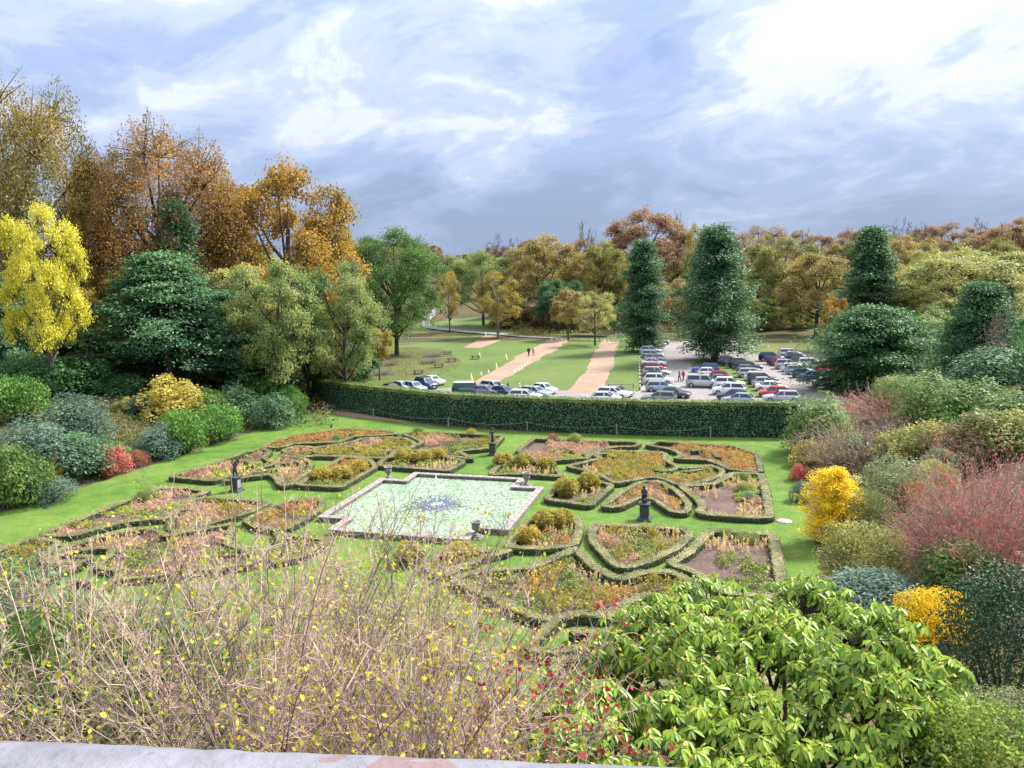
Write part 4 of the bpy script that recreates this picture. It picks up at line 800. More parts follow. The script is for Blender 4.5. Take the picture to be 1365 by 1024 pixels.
# the rest of the wood: every tree single, half hidden by the ones above
rng = random.Random(4)
MAJOR = [(o.location.x / o.location.y, o.location.y, o['label']) for o in COL.objects if o.get('category') == 'tree']
LCOL = dict(olive='olive', gold='golden', rust='rust-brown', brown='brown', midgreen='dull green', paleolive='pale olive', darkgreen='dark green', beech='orange', yelgreen='yellowish')
def short(l):
    w = l.replace('grey bare tangle of a tree', 'grey tangled tree').split(); cut = [i for i, t in enumerate(w) if t in ('standing', 'with', 'in', 'at', 'above', 'behind', 'between', 'right', 'left', 'on', 'of', 'below', 'turning', 'rising', 'filling', 'beside', 'showing', 'under', 'to', 'over', 'among', 'spreading', 'crowning', 'hiding') and i > 1]
    return ' '.join(w[:min(cut + [6])])
def filler(x0, x1, d0, d1, n, leaves, hmin, hmax, kinds=('oak0', 'oak1', 'oak2', 'oak2', 'tall0', 'tall0'), wr=(.65, .95)):
    for i in range(n):
        d = rng.uniform(d0, d1); t = x0 + (x1 - x0) * (i + rng.random()) / n; h = rng.uniform(hmin, hmax); lf = rng.choice(leaves); kd = rng.choice(kinds)
        m = min(MAJOR, key=lambda q: abs(q[0] - t) + (0 if q[1] < d else .05)); z = hz(t * d, d)
        where = ('behind the ' if d > m[1] else 'in front of the ') + short(m[2])
        tree(kd, lf, '%s %s %s' % (SIZE[kd[:-1]] + LCOL[lf], 'tree' if kd[:-1] != 'bushy' else 'bush', ('deep in the wood ' if d > 240 else 'in the wood ') + where), (t * d, d, z + h, h * rng.uniform(*wr)), 'woodland_tree', 'trees deep in the wood', rot=rng.uniform(0, 6.28))
SIZE = dict(oak='', tall='slender ', bushy='low ', sparse='thin ', bare='bare ')
BU = ('bushy0', 'bushy0')
filler(0.0, 0.75, 255, 285, 28, ['olive', 'gold', 'brown', 'paleolive', 'midgreen', 'olive', 'rust'], 14, 18)
filler(-0.02, 0.8, 290, 330, 26, ['olive', 'rust', 'brown', 'paleolive', 'brown'], 15, 20, ('oak0', 'oak1', 'sparse1', 'bare1', 'sparse0'))
filler(0.08, 0.72, 222, 246, 24, ['olive', 'gold', 'paleolive', 'midgreen', 'olive'], 8, 13)
filler(-0.01, 0.26, 212, 232, 16, ['olive', 'midgreen', 'gold', 'darkgreen', 'brown'], 5, 9, BU, (.9, 1.3))
filler(0.26, 0.75, 205, 240, 26, ['olive', 'midgreen', 'gold', 'olive', 'paleolive', 'darkgreen'], 5, 9, BU, (.9, 1.3))
filler(0.0, 0.75, 245, 290, 28, ['olive', 'rust', 'brown', 'midgreen', 'gold'], 8, 12, BU, (.9, 1.3))
filler(-0.7, -0.2, 128, 160, 16, ['olive', 'midgreen', 'gold', 'darkgreen', 'olive'], 13, 19)
filler(-0.72, -0.2, 104, 126, 16, ['darkgreen', 'midgreen', 'olive', 'olive'], 6, 10, BU, (.9, 1.3))
filler(-0.5, -0.19, 205, 300, 14, ['olive', 'midgreen', 'rust', 'brown'], 14, 18)
filler(0.45, 0.85, 165, 215, 14, ['olive', 'midgreen', 'paleolive', 'gold'], 13, 18)
filler(0.52, 0.8, 98, 150, 12, ['midgreen', 'darkgreen', 'paleolive'], 6, 10, BU, (.9, 1.3))
filler(-0.75, -0.28, 99, 106, 10, ['darkgreen', 'midgreen', 'darkgreen'], 4, 6.5, BU, (.9, 1.3))
filler(-0.17, -0.0, 370, 470, 16, ['olive', 'brown', 'midgreen', 'rust'], 11, 16)
nrng = np.random.default_rng(31)
def scatter(name, label, cat, n, pos, mats, pick, size, height, leaf, per=14, up=0.0):
    """ground cover nobody could count: one object"""
    a = Acc(); q = pos(n); z = np.array([hz(x, y) for x, y in q]); m = len(q) * per
    th = np.repeat(nrng.uniform(.5, 1.2, len(q)), per); mi = np.repeat(pick(q), per)
    P = np.repeat(np.c_[q, z], per, 0) + np.c_[nrng.normal(size=(m, 2)) * size, nrng.random(m) * height * th]
    N = nrng.normal(size=(m, 3)) * .6 + (0, 0, .8)
    add_leaves(a, P, N, leaf, leaf * .7, nrng, mi, None, (nrng.normal(size=(m, 3)) * .5 + (0, 0, 1)) if up else None)
    o = ob(name, a.mesh(name, len(mats), mats), kind='stuff'); return tag(o, label, cat)
def polypos(poly):
    poly = np.array(poly); lo, hi = poly.min(0), poly.max(0)
    def f(n): q = nrng.uniform(lo, hi, (n * 3, 2)); return q[inside(poly, q)][:n]
    return f
def fan(a0, a1, d0, d1):
    def f(n): d = np.sqrt(nrng.uniform(d0 * d0, d1 * d1, n)); t = nrng.uniform(a0, a1, n); return np.c_[t * d, d]
    return f
rp = lambda k: (lambda q: nrng.integers(0, k, len(q)))
scatter('bracken', 'rust-brown bracken and brambles along the foot of the wood', 'undergrowth', 2600, fan(0.0, 0.7, 206, 262), [LM['bracken'], LM['midgreen'], LM['bracken']], rp(3), .9, 1.6, .5)
scatter('undergrowth', 'dark undergrowth beneath the trees on the left', 'undergrowth', 1800, fan(-0.75, -0.24, 88, 135), [LM['darkgreen'], LM['bracken'], LM['ivy']], rp(3), .7, 1.8, .3, 20)
scatter('meadow_tufts', 'rough grass tufts around the picnic tables', 'grass', 3600, polypos([(-33.05, 118.71), (-16.36, 116.4), (-11.14, 138.05), (-9.14, 150.46), (-15.99, 178.62), (-29.84, 189.11), (-40.06, 176.81), (-41.14, 148.72)]), [LM['meadow']], rp(1), .3, .12, .16, 6, 1)

# ------------------------------------------------------------------ picture-size things in the field and car park
WOODD = simple('dark_table_wood', (0.06, 0.05, 0.042), 0.85, scale=10, var=0.3)
def picnic(x, y, rz, label):
    z = hz(x, y); t = thing('picnic_table', (x, y, z), label, 'picnic table', 'dark picnic tables on the rough grass', rz)
    for k in range(4):
        a = Acc(); add_box(a, (0, -0.3 + k * 0.2, 0.75), (1.9, 0.18, 0.05)); ob('table_plank', a.mesh('table_plank', 1, [WOODD]), t)
    for s in (-1, 1):
        a = Acc(); add_box(a, (0, s * 0.72, 0.45), (1.9, 0.28, 0.05)); ob('seat', a.mesh('seat', 1, [WOODD]), t)
        a = Acc(); xx = s * 0.65; add_tube(a, [(xx, -0.62, 0), (xx, -0.2, .74)], .045, 4); add_tube(a, [(xx, .62, 0), (xx, .2, .74)], .045, 4); add_box(a, (xx, 0, .40), (.06, 1.5, .08)); ob('leg_frame', a.mesh('leg_frame', 1, [WOODD]), t)
for p, rz, l in (((-13.97, 167.33), .1, 'farthest of the dark picnic tables, nearest the green oak'), ((-11.89, 152.73), .3, 'second dark picnic table, just in front of the farthest one'), ((-7.35, 156.72), -.1, 'dark picnic table standing apart to the right, nearest the sandy track'), ((-13.71, 143.87), .2, 'dark picnic table in the middle, left of the others'), ((-16.48, 135.01), .0, 'nearest dark picnic table, just behind the parked cars')): picnic(*p, rz, l)
CONEY = simple('cone_yellow', (0.62, 0.50, 0.10), 0.6, var=.06)
CONEW = simple('cone_white', (0.75, 0.74, 0.70), 0.6, var=.06)
def cone(x, y, h, m, label, group):
    z = hz(x, y); t = thing('marker_cone', (x, y, z), label, 'cone', group)
    a = Acc(); add_box(a, (0, 0, .03), (h * .62, h * .62, .06)); ob('base', a.mesh('base', 1, [m]), t)
    a = Acc(); add_lathe(a, [(h * .24, .06), (h * .05, h), (0, h)], sides=10); ob('body', a.mesh('body', 1, [m]), t)
    a = Acc(); add_lathe(a, [(h * .175, h * .42), (h * .13, h * .62)], sides=10); ob('band', a.mesh('band', 1, [CONEW]), t)
for p, h, l in (((-6.72, 125.82), 1.15, 'large yellow cone at the near end of the middle sandy track'), ((-2.82, 139.83), 1.15, 'yellow cone on the grass left of the middle of the sandy track'), ((-1.1, 155.55), 1.1, 'yellow cone farther up, left of the two walkers'), ((-6.68, 160.51), 1.0, 'yellow cone by the rightmost picnic table'), ((-6.97, 210.91), 1.2, 'yellow cone at the top end of the first sandy track')):
    cone(*p, h, CONEY, l, 'yellow cones on the field')
ORD = 'first second third fourth fifth sixth seventh eighth ninth tenth eleventh twelfth thirteenth fourteenth fifteenth sixteenth'.split()
for i, p in enumerate(((-5.29, 131.84), (-4.14, 134.73), (0.51, 134.26), (1.17, 137.65), (1.78, 140.6), (2.41, 143.68), (2.99, 146.57), (3.46, 149.59))): cone(*p, .6, CONEW, 'small pale cone %s the middle sandy track, %s from the cars' % (('left of', ORD[i]) if i < 2 else ('along the right edge of', ORD[i - 2])), 'small pale cones edging the track')
for i, p in enumerate(((-3.48, 211.41), (-2.29, 212.5), (-1.07, 212.19), (10.48, 197.53), (11.75, 197.22), (12.96, 196.93), (23.07, 189.77), (24.03, 188.4))): cone(*p, .7, CONEW, '%s small pale cone across the far end of the %s sandy track' % ((('left', 'middle', 'right')[i % 3], ('first', 'second', 'third')[i // 3])), 'small pale cones at the far track ends')
POSTW = simple('white_paint', (0.72, 0.72, 0.70), 0.6, var=.08)
c0, c1 = np.array((24.38, 145.99)), np.array((18.67, 111.16))
for i in range(9):
    p = c0 + (c1 - c0) * (i / 8); t = thing('bollard', (p[0], p[1], 0), 'short black and white post edging the left-hand parking row, %s from the hedge' % ORD[8 - i], 'bollard', 'black and white posts edging the left-hand parking row')
    a = Acc(); add_lathe(a, [(.1, 0), (.1, .5)], sides=8); ob('shaft', a.mesh('shaft', 1, [WOODD]), t)
    a = Acc(); add_lathe(a, [(.105, .5), (.105, .82), (.06, .9), (0, .9)], sides=8); ob('white_top', a.mesh('white_top', 1, [POSTW]), t)
def rail_fence(label, pts, h=.75):
    pts = np.array(pts); q = resample(pts, 3.2); t = thing('rail_fence', (*q[0], hz(*q[0])), label, 'fence'); z0 = hz(*q[0])
    pm = box_mesh('post', (.14, .14, h), WOODG)
    for p in q: ob('post', pm, t, loc=(p[0] - q[0][0], p[1] - q[0][1], hz(*p) - z0 + h / 2))
    for a0, b0 in zip(q[:-1], q[1:]):
        a = Acc(); add_tube(a, [(*(a0 - q[0]), hz(*a0) - z0 + h * .9), (*(b0 - q[0]), hz(*b0) - z0 + h * .9)], .06, 4); ob('rail', a.mesh('rail', 1, [WOODG]), t)
rail_fence('low wooden rail along the near edge of the grass, left of the parking row', [(14.37, 113.37), (18.03, 113.18)])
rail_fence('long low rail at the far edge of the field', [(1.77, 205.59), (15.17, 197.25), (26.98, 188.2)])
rail_fence('low rail beside the bend of the pale road', [(-21.13, 244.19), (-8.81, 219.92)])
a = Acc(); L = (18.92, 200.16); add_tube(a, [(-6, 0, .5), (-2, .3, .6), (2, -.2, .55), (6, 0, .4)], [.25, .45, .4, .2], 7)
for i in range(9): add_tube(a, [(3 + i * .4, 0, .5), (3.6 + i * .5, (-1) ** i * 1.2, 1.2 + i * .05), (4.2 + i * .6, (-1) ** i * 1.9, 1.5)], [.1, .06, .02], 4)
tag(ob('fallen_trunk', a.mesh('fallen_trunk', 1, [BARK]), loc=(*L, hz(*L)), rot=(0, 0, -.1)), 'fallen tree trunk lying at the far edge of the field', 'fallen tree')
L = (26.06, 184.27); t = thing('notice_board', (*L, hz(*L)), 'pale framed notice board at the far end of the right-hand sandy track', 'notice board')
for s in (-1, 1): ob('post', box_mesh('post', (.16, .16, 2.4), POSTW), t, loc=(s * .9, 0, 1.2))
ob('board', box_mesh('board', (1.64, .08, .9), simple('board_face', (.36, .42, .33), .7)), t, loc=(0, 0, 1.7)); ob('top_rail', box_mesh('top_rail', (2.1, .2, .12), POSTW), t, loc=(0, 0, 2.46))
L = (52.99, 169.15); t = thing('sign', (*L, 0), 'small white sign at the edge of the far grass right of the big conifer', 'sign')
ob('post', box_mesh('post', (.08, .08, 1.6), WOODG), t, loc=(0, .06, .8)); ob('panel', box_mesh('panel', (1.1, .04, .9), POSTW), t, loc=(0, 0, 1.3))
L = (42.51, 104.3); t = thing('litter_bin', (*L, 0), 'dark green litter bin at the right end of the car park by the yew', 'litter bin')
BIN = simple('bin_green', (.02, .045, .035), .6)
a = Acc(); add_lathe(a, [(.28, 0), (.32, .1), (.34, 1.1), (.3, 1.12), (0, 1.12)], sides=12); ob('drum', a.mesh('drum', 1, [BIN]), t)
a = Acc(); add_lathe(a, [(.38, 1.3), (.36, 1.42), (.2, 1.52), (0, 1.54)], sides=12); [add_tube(a, [(.3 * math.cos(q), .3 * math.sin(q), 1.05), (.3 * math.cos(q), .3 * math.sin(q), 1.35)], .03, 4) for q in (0.5, 2, 3.6, 5.2)]; ob('hood', a.mesh('hood', 1, [BIN]), t)

# ------------------------------------------------------------------ cars
GLASS = simple('car_glass', (0.035, 0.045, 0.055), 0.08, spec=0.8, var=0.05)
TYRE = simple('tyre_rubber', (0.02, 0.02, 0.02), 0.9, var=.1); RIM = simple('alloy_rim', (0.38, 0.39, 0.4), 0.35, metal=.6, var=.05)
HEAD = simple('headlight_glass', (0.7, 0.72, 0.75), 0.15, var=.03); TAIL = simple('taillight_glass', (0.35, 0.015, 0.02), 0.25, var=.05)
PLATE = simple('plate_white', (0.7, 0.7, 0.62), 0.5, var=.02); TRIM = simple('black_trim', (0.025, 0.025, 0.027), 0.6, var=.1)
PAINT = {}
def paint(n):
    c = dict(white=(.72, .73, .74), silver=(.42, .44, .46), grey=(.17, .18, .195), dark=(.045, .05, .06), black=(.02, .02, .024), navy=(.02, .04, .12), blue=(.03, .09, .36), pale=(.28, .36, .44), red=(.5, .03, .03), green=(.02, .10, .06))[n]
    if n not in PAINT: PAINT[n] = simple('paint_' + n, c, .28, spec=.6, var=.03, scale=2, coat=.6)
    return PAINT[n]
#          length, half width, bonnet z, belt z, roof z, bonnet end x, screen top x, roof end x, tail x, tail z
CARS = dict(
 hatchback=(4.0, .86, .86, .95, 1.47, .95, .25, -1.35, -1.93, .98),
 saloon=(4.6, .89, .84, .93, 1.43, .95, .2, -1.0, -1.75, .98),
 estate=(4.65, .89, .86, .95, 1.48, 1.0, .3, -1.85, -2.25, .97),
 suv=(4.5, .93, 1.02, 1.12, 1.70, 1.1, .45, -1.75, -2.18, 1.12),
 van=(4.75, .93, 1.08, 1.15, 1.86, 1.45, .85, -2.15, -2.33, 1.15))
CARM = {}
def make_car(kind):
    L, W, zb, zl, zr, xb, xs, xr, xt, zt = CARS[kind]; h = L / 2; r = .33 if kind not in ('suv', 'van') else .37
    P = []
    def strip(xs_, zlo, zhi, hw):      # loft of rounded rings along the car
        V = []
        for x, a, b, w in zip(xs_, zlo, zhi, hw):
            V += [(x, -w * .82, a), (x, -w * .98, a + .14), (x, -w, (a + b) / 2), (x, -w * .965, b - .09), (x, -w * .86, b), (x, w * .86, b), (x, w * .965, b - .09), (x, w, (a + b) / 2), (x, w * .98, a + .14), (x, w * .82, a)]
        n = 10; k = len(xs_); F = [(i * n + j, i * n + (j + 1) % n, (i + 1) * n + (j + 1) % n, (i + 1) * n + j) for i in range(k - 1) for j in range(n)]
        return np.array(V), F, n, k
    a = Acc()
    X = [h, h - .12, h - .5, xb, xb - .4, 0, -1.0, xt, -h + .14, -h]
    zhi = [zb - .26, zb - .10, zb - .03, zl, zl, zl, zl + .01, zt, zt - .04, zt - .2]; zlo = [.34, .22, .2, .2, .2, .2, .2, .22, .25, .36]; hw = [W * .78, W * .92, W * .98, W, W, W, W, W * .98, W * .93, W * .84]
    V, F, n, k = strip(X, zlo, zhi, hw); a.add(V, F, 0, .5, True); a.add(V[:n], [list(range(n))], 0); a.add(V[-n:], [list(range(n))[::-1]], 0)
    # cabin
    bw, tw = W * .88, W * .70; x0, x1 = xb - .02, (xt - .02 if kind != 'saloon' else xt + .05)
    C = [(x0, bw, zl - .02), (xs, tw, zr - .04), (xs - .25, tw, zr), (xr, tw * .98, zr - .02), (x1, bw * .95, zl - .02)]
    V = [(x, s * y, z) for x, y, z in C for s in (-1, 1)] + [(x, s * y * .8, z + (.03 if 0 < i < 4 else 0)) for i, (x, y, z) in enumerate(C) for s in (-1, 1)]
    F = [(2, 3, 1, 0)[::-1], (4, 5, 3, 2)[::-1], (6, 7, 5, 4)[::-1], (8, 9, 7, 6)[::-1], (0, 2, 4, 6)[::-1] if 0 else (8, 6, 4, 2), (3, 5, 7, 9)]
    a.add(V, [f for f in F], 0, .5); a.add(V, [(0, 2, 8), (1, 9, 3)], 0, .5)
    body = a.mesh('body', 1)
    def pane(name, q, ins=.07, off=.012):
        q = np.array(q, float); c = q.mean(0); nrm = np.cross(q[1] - q[0], q[2] - q[0]); nrm /= np.linalg.norm(nrm)
        if (nrm * (c - (0, 0, zl - .3))).sum() < 0: nrm = -nrm
        e = c + (q - c) * (1 - ins * 2); V = np.r_[e + nrm * off, e - nrm * off]; m = len(q); a = Acc()
        a.add(V, [list(range(m))]); a.add(V, [(i, (i + 1) % m, m + (i + 1) % m, m + i) for i in range(m)]); P.append((name, a.mesh(name, 1), GLASS, (0, 0, 0), None))
    lo = [(x, y, z + .05) for x, y, z in C]
    pane('windscreen', [(C[0][0], -bw, zl), (C[0][0], bw, zl), (C[1][0], tw, C[1][2]), (C[1][0], -tw, C[1][2])])
    pane('rear_window', [(C[4][0], -bw * .95, zl), (C[4][0], bw * .95, zl), (C[3][0], tw, C[3][2]), (C[3][0], -tw, C[3][2])], .1)
    xm = -.25
    for s in (-1, 1):
        b, t_ = s * bw * .985, s * tw
        pane('side_window', [(x0 - .12, b, zl + .03), (xm + .05, b, zl + .03), (xm + .05, t_ * 1.02, zr - .06), (xs - .1, t_ * 1.02, zr - .06)], .04, .02)
        pane('side_window', [(xm - .05, b, zl + .03), (x1 + .18, b * .97, zl + .03), (xr + .06, t_ * 1.0, zr - .07), (xm - .05, t_ * 1.02, zr - .06)], .04, .02)
    wx = (h - .82, -h + .82)
    a = Acc(); th = np.arange(16) / 16 * 6.2832
    add_lathe(a, [(r * .62, -.1), (r * .94, -.1), (r, -.06), (r, .06), (r * .94, .1), (r * .62, .1)], sides=16); ty = a.mesh('tyre', 1, [TYRE]); ty.transform(Matrix.Rotation(R(90), 4, 'X'))
    a = Acc(); add_lathe(a, [(0, -.08), (r * .62, -.08), (r * .62, .08), (r * .3, .05), (0, .07)], sides=10, smooth=False); ri = a.mesh('rim', 1, [RIM]); ri.transform(Matrix.Rotation(R(90), 4, 'X'))
    W_ = [(x, s * (W - .07), r) for x in wx for s in (-1, 1)]
    for s in (-1, 1):
        P.append(('headlight', box_mesh('headlight', (.16, .34, .13), HEAD), None, (h - .07, s * W * .62, zb - .25), (0, 0, -s * .25)))
        P.append(('taillight', box_mesh('taillight', (.12, .2, .2 if kind != 'van' else .5), TAIL), None, (-h + .07, s * W * .76, zt - .22), (0, 0, s * .2)))
        P.append(('door_mirror', box_mesh('door_mirror', (.12, .2, .13), TRIM), None, (xb - .35, s * (W + .06), zl + .06), None))
    P.append(('number_plate', box_mesh('number_plate', (.03, .5, .11), PLATE), None, (h + .01, 0, .42), None))
    P.append(('grille', box_mesh('grille', (.04, W * .9, .12), TRIM), None, (h - .0, 0, zb - .36), None))
    CARM[kind] = (body, P, ty, ri, W_)
for k in CARS: make_car(k)
def put_car(p, kind, col, rz, label, group):
    body, P, ty, ri, W_ = CARM[kind]
    t = thing('parked_car' if kind != 'van' else 'parked_van', (p[0], p[1], hz(*p) + .02), label, 'car' if kind != 'van' else 'van', group, rz)
    ob('body', body, t, [paint(col)])
    for n, me, m, loc, rot in P: ob(n, me, t, [m] if m else None, loc=loc, rot=rot)
    for w in W_:
        e = ob('wheel', ty, t, loc=w); ob('rim', ri, e)
CN = dict(white='white', silver='silver', grey='mid-grey', dark='dark grey', black='black', navy='navy', blue='bright blue', pale='pale blue-grey', red='red', green='dark green')
def row(where, group, items, rz):
    """cars of one row, nearest the camera first; each label names its neighbours"""
    nm = lambda it: CN[it[2]] + ' ' + it[1]
    used = {}
    for i, it in enumerate(items):
        nb = [nm(items[j]) for j in (i - 1, i + 1) if 0 <= j < len(items)]
        l = '%s %s, %s from the hedge, by a %s' % (nm(it), where, ORD[i], nb[-1])
        put_car(it[0], it[1], it[2], rz + (it[3] if len(it) > 3 else rng.uniform(-.1, .1)), l, group)
row('in left-hand row', 'cars in the left-hand parking row', [
 ((19.44, 100.75), 'estate', 'grey', 3.1), ((22.24, 104.33), 'saloon', 'dark', -.2), ((21.62, 109.97), 'estate', 'pale', .1), ((22.43, 116.73), 'suv', 'white'), ((23.09, 121.56), 'hatchback', 'dark'), ((24.04, 126.55), 'estate', 'silver'),
 ((24.73, 132.02), 'hatchback', 'red'), ((26.04, 139.68), 'saloon', 'white'), ((27.27, 145.98), 'hatchback', 'silver'), ((28.24, 152.96), 'estate', 'pale'), ((28.93, 159.32), 'suv', 'silver'), ((29.85, 164.02), 'suv', 'dark'), ((31.73, 170.33), 'hatchback', 'white'), ((33.3, 174.75), 'hatchback', 'silver'), ((34.74, 179.47), 'suv', 'grey')], -TH)
row('in middle lane', 'cars in the middle lane', [
 ((29.18, 98.15), 'hatchback', 'pale', 3.0), ((29.32, 101.1), 'hatchback', 'dark', 2.9), ((30.12, 105.64), 'suv', 'white', 3.1), ((31.72, 111.15), 'suv', 'white', 0.0), ((31.94, 115.83), 'hatchback', 'grey'), ((32.08, 120.15), 'hatchback', 'red', 3.1), ((32.25, 124.15), 'hatchback', 'white'), ((32.85, 129.72), 'estate', 'blue', 3.2)], -TH)
put_car((28.28, 113.01), 'van', 'silver', -TH - .08, 'silver people carrier standing alone in the lane beside two walkers', None)
row('along grass island', 'cars along the grass island', [
 ((35.17, 99.24), 'estate', 'silver', 3.2), ((35.5, 103.12), 'hatchback', 'red', 3.1), ((36.91, 108.11), 'saloon', 'white'), ((37.38, 112.01), 'hatchback', 'silver'), ((37.74, 114.77), 'suv', 'dark'), ((38.02, 118.06), 'hatchback', 'white'), ((38.47, 122.32), 'estate', 'silver'), ((39.28, 126.84), 'hatchback', 'grey'), ((40.9, 131.58), 'estate', 'dark'), ((40.31, 134.08), 'suv', 'black'), ((39.76, 137.19), 'hatchback', 'dark'), ((39.89, 140.31), 'hatchback', 'grey')], -TH)
row('in far right row', 'cars in the far right parking row', [
 ((45.96, 110.74), 'saloon', 'white'), ((46.72, 117.46), 'saloon', 'navy'), ((46.36, 120.64), 'hatchback', 'navy'), ((47.03, 124.68), 'estate', 'pale'), ((47.06, 127.75), 'hatchback', 'white'), ((47.53, 131.36), 'suv', 'silver'), ((48.24, 135.65), 'hatchback', 'red'), ((47.95, 137.76), 'hatchback', 'navy'), ((48.54, 143.07), 'suv', 'navy')], -TH)
row('in rearmost row', 'cars in the rearmost parking row', [
 ((50.23, 118.06), 'hatchback', 'grey'), ((51.74, 124.75), 'hatchback', 'red'), ((52.27, 129.59), 'saloon', 'silver'), ((51.86, 132.52), 'suv', 'white'), ((52.17, 135.96), 'hatchback', 'dark'), ((53.05, 141.1), 'estate', 'navy'), ((53.9, 145.48), 'hatchback', 'silver'), ((54.08, 148.43), 'suv', 'white')], -TH)
G1 = 'cars behind the hedge at the left'
for p, k, c, r_, l in (
 ((-17.99, 113.56), 'saloon', 'dark', -.5, 'dark grey saloon at the left end of the cars behind the hedge'), ((-16.54, 115.47), 'hatchback', 'silver', -.5, 'silver hatchback just right of the dark saloon, behind the hedge'), ((-14.78, 114.79), 'estate', 'pale', -.5, 'pale blue-grey estate in the left group behind the hedge'),
 ((-13.29, 117.64), 'suv', 'navy', -.6, 'navy off-roader in the left group behind the hedge'), ((-12.57, 121.71), 'saloon', 'white', -.5, 'white saloon at the back of the left group behind the hedge'),
 ((-3.85, 109.57), 'estate', 'grey', -.1, 'mid-grey estate right of the green van behind the hedge'), ((-2.74, 113.93), 'estate', 'silver', -.45, 'silver estate behind two dark-clothed people near the hedge'), ((-1.13, 108.41), 'hatchback', 'navy', -.4, 'navy hatchback beside the dark-clothed person near the hedge'),
 ((1.77, 104.64), 'estate', 'white', 0, 'white estate nearest the hedge below the middle sandy track'), ((3.3, 107.42), 'estate', 'pale', -.3, 'pale blue-grey estate right of the white estate near the hedge'), ((4.67, 110.38), 'hatchback', 'white', -.4, 'white hatchback at the right of the group below the middle sandy track'),
 ((12.53, 101.45), 'hatchback', 'white', 0.1, 'white hatchback by the hedge at the foot of the right-hand sandy track'), ((13.98, 105.21), 'estate', 'white', -.2, 'white estate just behind the white hatchback at the right-hand track'), ((14.84, 106.61), 'saloon', 'grey', -.25, 'mid-grey saloon tucked behind the white estate at the right-hand track')):
    put_car(p, k, c, -TH + r_, l, G1)
put_car((-6.3, 110.3), 'van', 'green', -.05, 'dark green van with a white roof showing above the hedge', None)
van_ = [o for o in COL.objects if o.get('label', '').startswith('dark green van')][0]
ob('roof', box_mesh('roof', (2.9, 1.34, .07), POSTW, .94), van_, loc=(-.72, 0, 1.9))

# ------------------------------------------------------------------ people
SKIN = simple('skin', (.45, .28, .2), .6, var=.05); HAIR = simple('brown_hair', (.06, .04, .03), .8)
def person(x, y, rz, label, top, legs, walk=.2, hair=HAIR, sc=1.0):
    z = hz(x, y) + .02; t = thing('person', (x, y, z), label, 'person', None, rz, (sc, sc, sc)); s = walk
    J = [(0, 0, .95, .15, .11), (-.09, 0, .88, .09), (-.10, -s * .5, .5, .065), (-.10, s * .1 - s * .3, .1, .045), (-.10, -s * .3 - .13, .035, .035), (.09, 0, .88, .09), (.10, s * .4, .5, .065), (.10, s, .1, .045), (.10, s - .13, .035, .035),
         (0, 0, 1.15, .14, .10), (0, 0, 1.38, .18, .11), (0, 0, 1.5, .055), (0, -.01, 1.58, .07, .085), (0, -.015, 1.69, .075, .095), (-.2, 0, 1.4, .06), (-.25, s * .3, 1.14, .045), (-.24, -.03 + s * .4, .9, .035), (-.24, -.05 + s * .4, .8, .03), (.2, 0, 1.4, .06), (.25, -s * .3, 1.14, .045), (.24, -.06 - s * .5, .9, .035), (.24, -.09 - s * .5, .8, .03)]
    E = [(0, 1), (1, 2), (2, 3), (3, 4), (0, 5), (5, 6), (6, 7), (7, 8), (0, 9), (9, 10), (10, 11), (11, 12), (12, 13), (10, 14), (14, 15), (15, 16), (16, 17), (10, 18), (18, 19), (19, 20), (20, 21)]
    me = skin_mesh('body', J, E, [SKIN], 2); ob('body', me, t)
    V = np.empty(len(me.vertices) * 3); me.vertices.foreach_get('co', V); V = V.reshape(-1, 3); N = np.array([v.normal[:] for v in me.vertices])
    FC = [list(p.vertices) for p in me.polygons]; ctr = np.array([V[f].mean(0) for f in FC])
    def shell(name, sel, off, m):
        f = [FC[i] for i in np.nonzero(sel)[0]]; b = bpy.data.meshes.new(name); used = sorted({i for q in f for i in q}); mp = {v: i for i, v in enumerate(used)}
        b.from_pydata((V[used] + N[used] * off).tolist(), [], [[mp[i] for i in q] for q in f]); b.materials.append(m); ob(name, b, t)
    zc = ctr[:, 2]; arm = np.abs(ctr[:, 0]) > .185
    shell('jacket', ((zc > .82) & (zc < 1.5) & ~arm) | (arm & (zc > .88) & (zc < 1.5)), .03, top)
    shell('trousers', (zc < .98) & (zc > .1) & ~arm, .018, legs)
    shell('shoe', (zc <= .11), .015, TRIM)
    shell('hair', (zc > 1.66) | ((zc > 1.56) & (ctr[:, 1] > .02)), .018, hair)
CL = lambda n, c: simple('cloth_' + n, c, .9, var=.1)
person(*(26.29, 119.65), -1.2, 'person in a blue jacket and dark trousers walking in the car park', CL('blue', (.03, .22, .42)), CL('black', (.02, .02, .025)), .22, sc=1.0)
person(*(26.81, 119.21), -1.2, 'person in a bright red jacket walking beside the one in blue', CL('red', (.6, .03, .06)), CL('black', (.02, .02, .025)), -.2, sc=1.05)
person(*(3.65, 160.53), .3, 'person in dark clothes walking on the middle sandy track', CL('navy', (.03, .035, .06)), CL('black', (.02, .02, .025)), .22, sc=1.05)
person(*(4.61, 160.35), .3, 'person in a pink top walking beside the dark-clothed one on the sandy track', CL('pink', (.55, .26, .24)), CL('tan', (.45, .3, .24)), -.18)
person(*(-0.56, 109.7), 1.8, 'person in black standing among the cars behind the hedge', CL('black', (.02, .02, .025)), CL('black', (.02, .02, .025)), .08, sc=1.08)
person(*(-1.84, 111.42), 2.2, 'person in a dark coat beside the silver estate behind the hedge', CL('navy', (.03, .035, .06)), CL('black', (.02, .02, .025)), .08)
person(*(1.09, 111.03), 1.5, 'person in black trousers and a white top behind the hedge', CL('white', (.6, .6, .58)), CL('black', (.02, .02, .025)), .08)

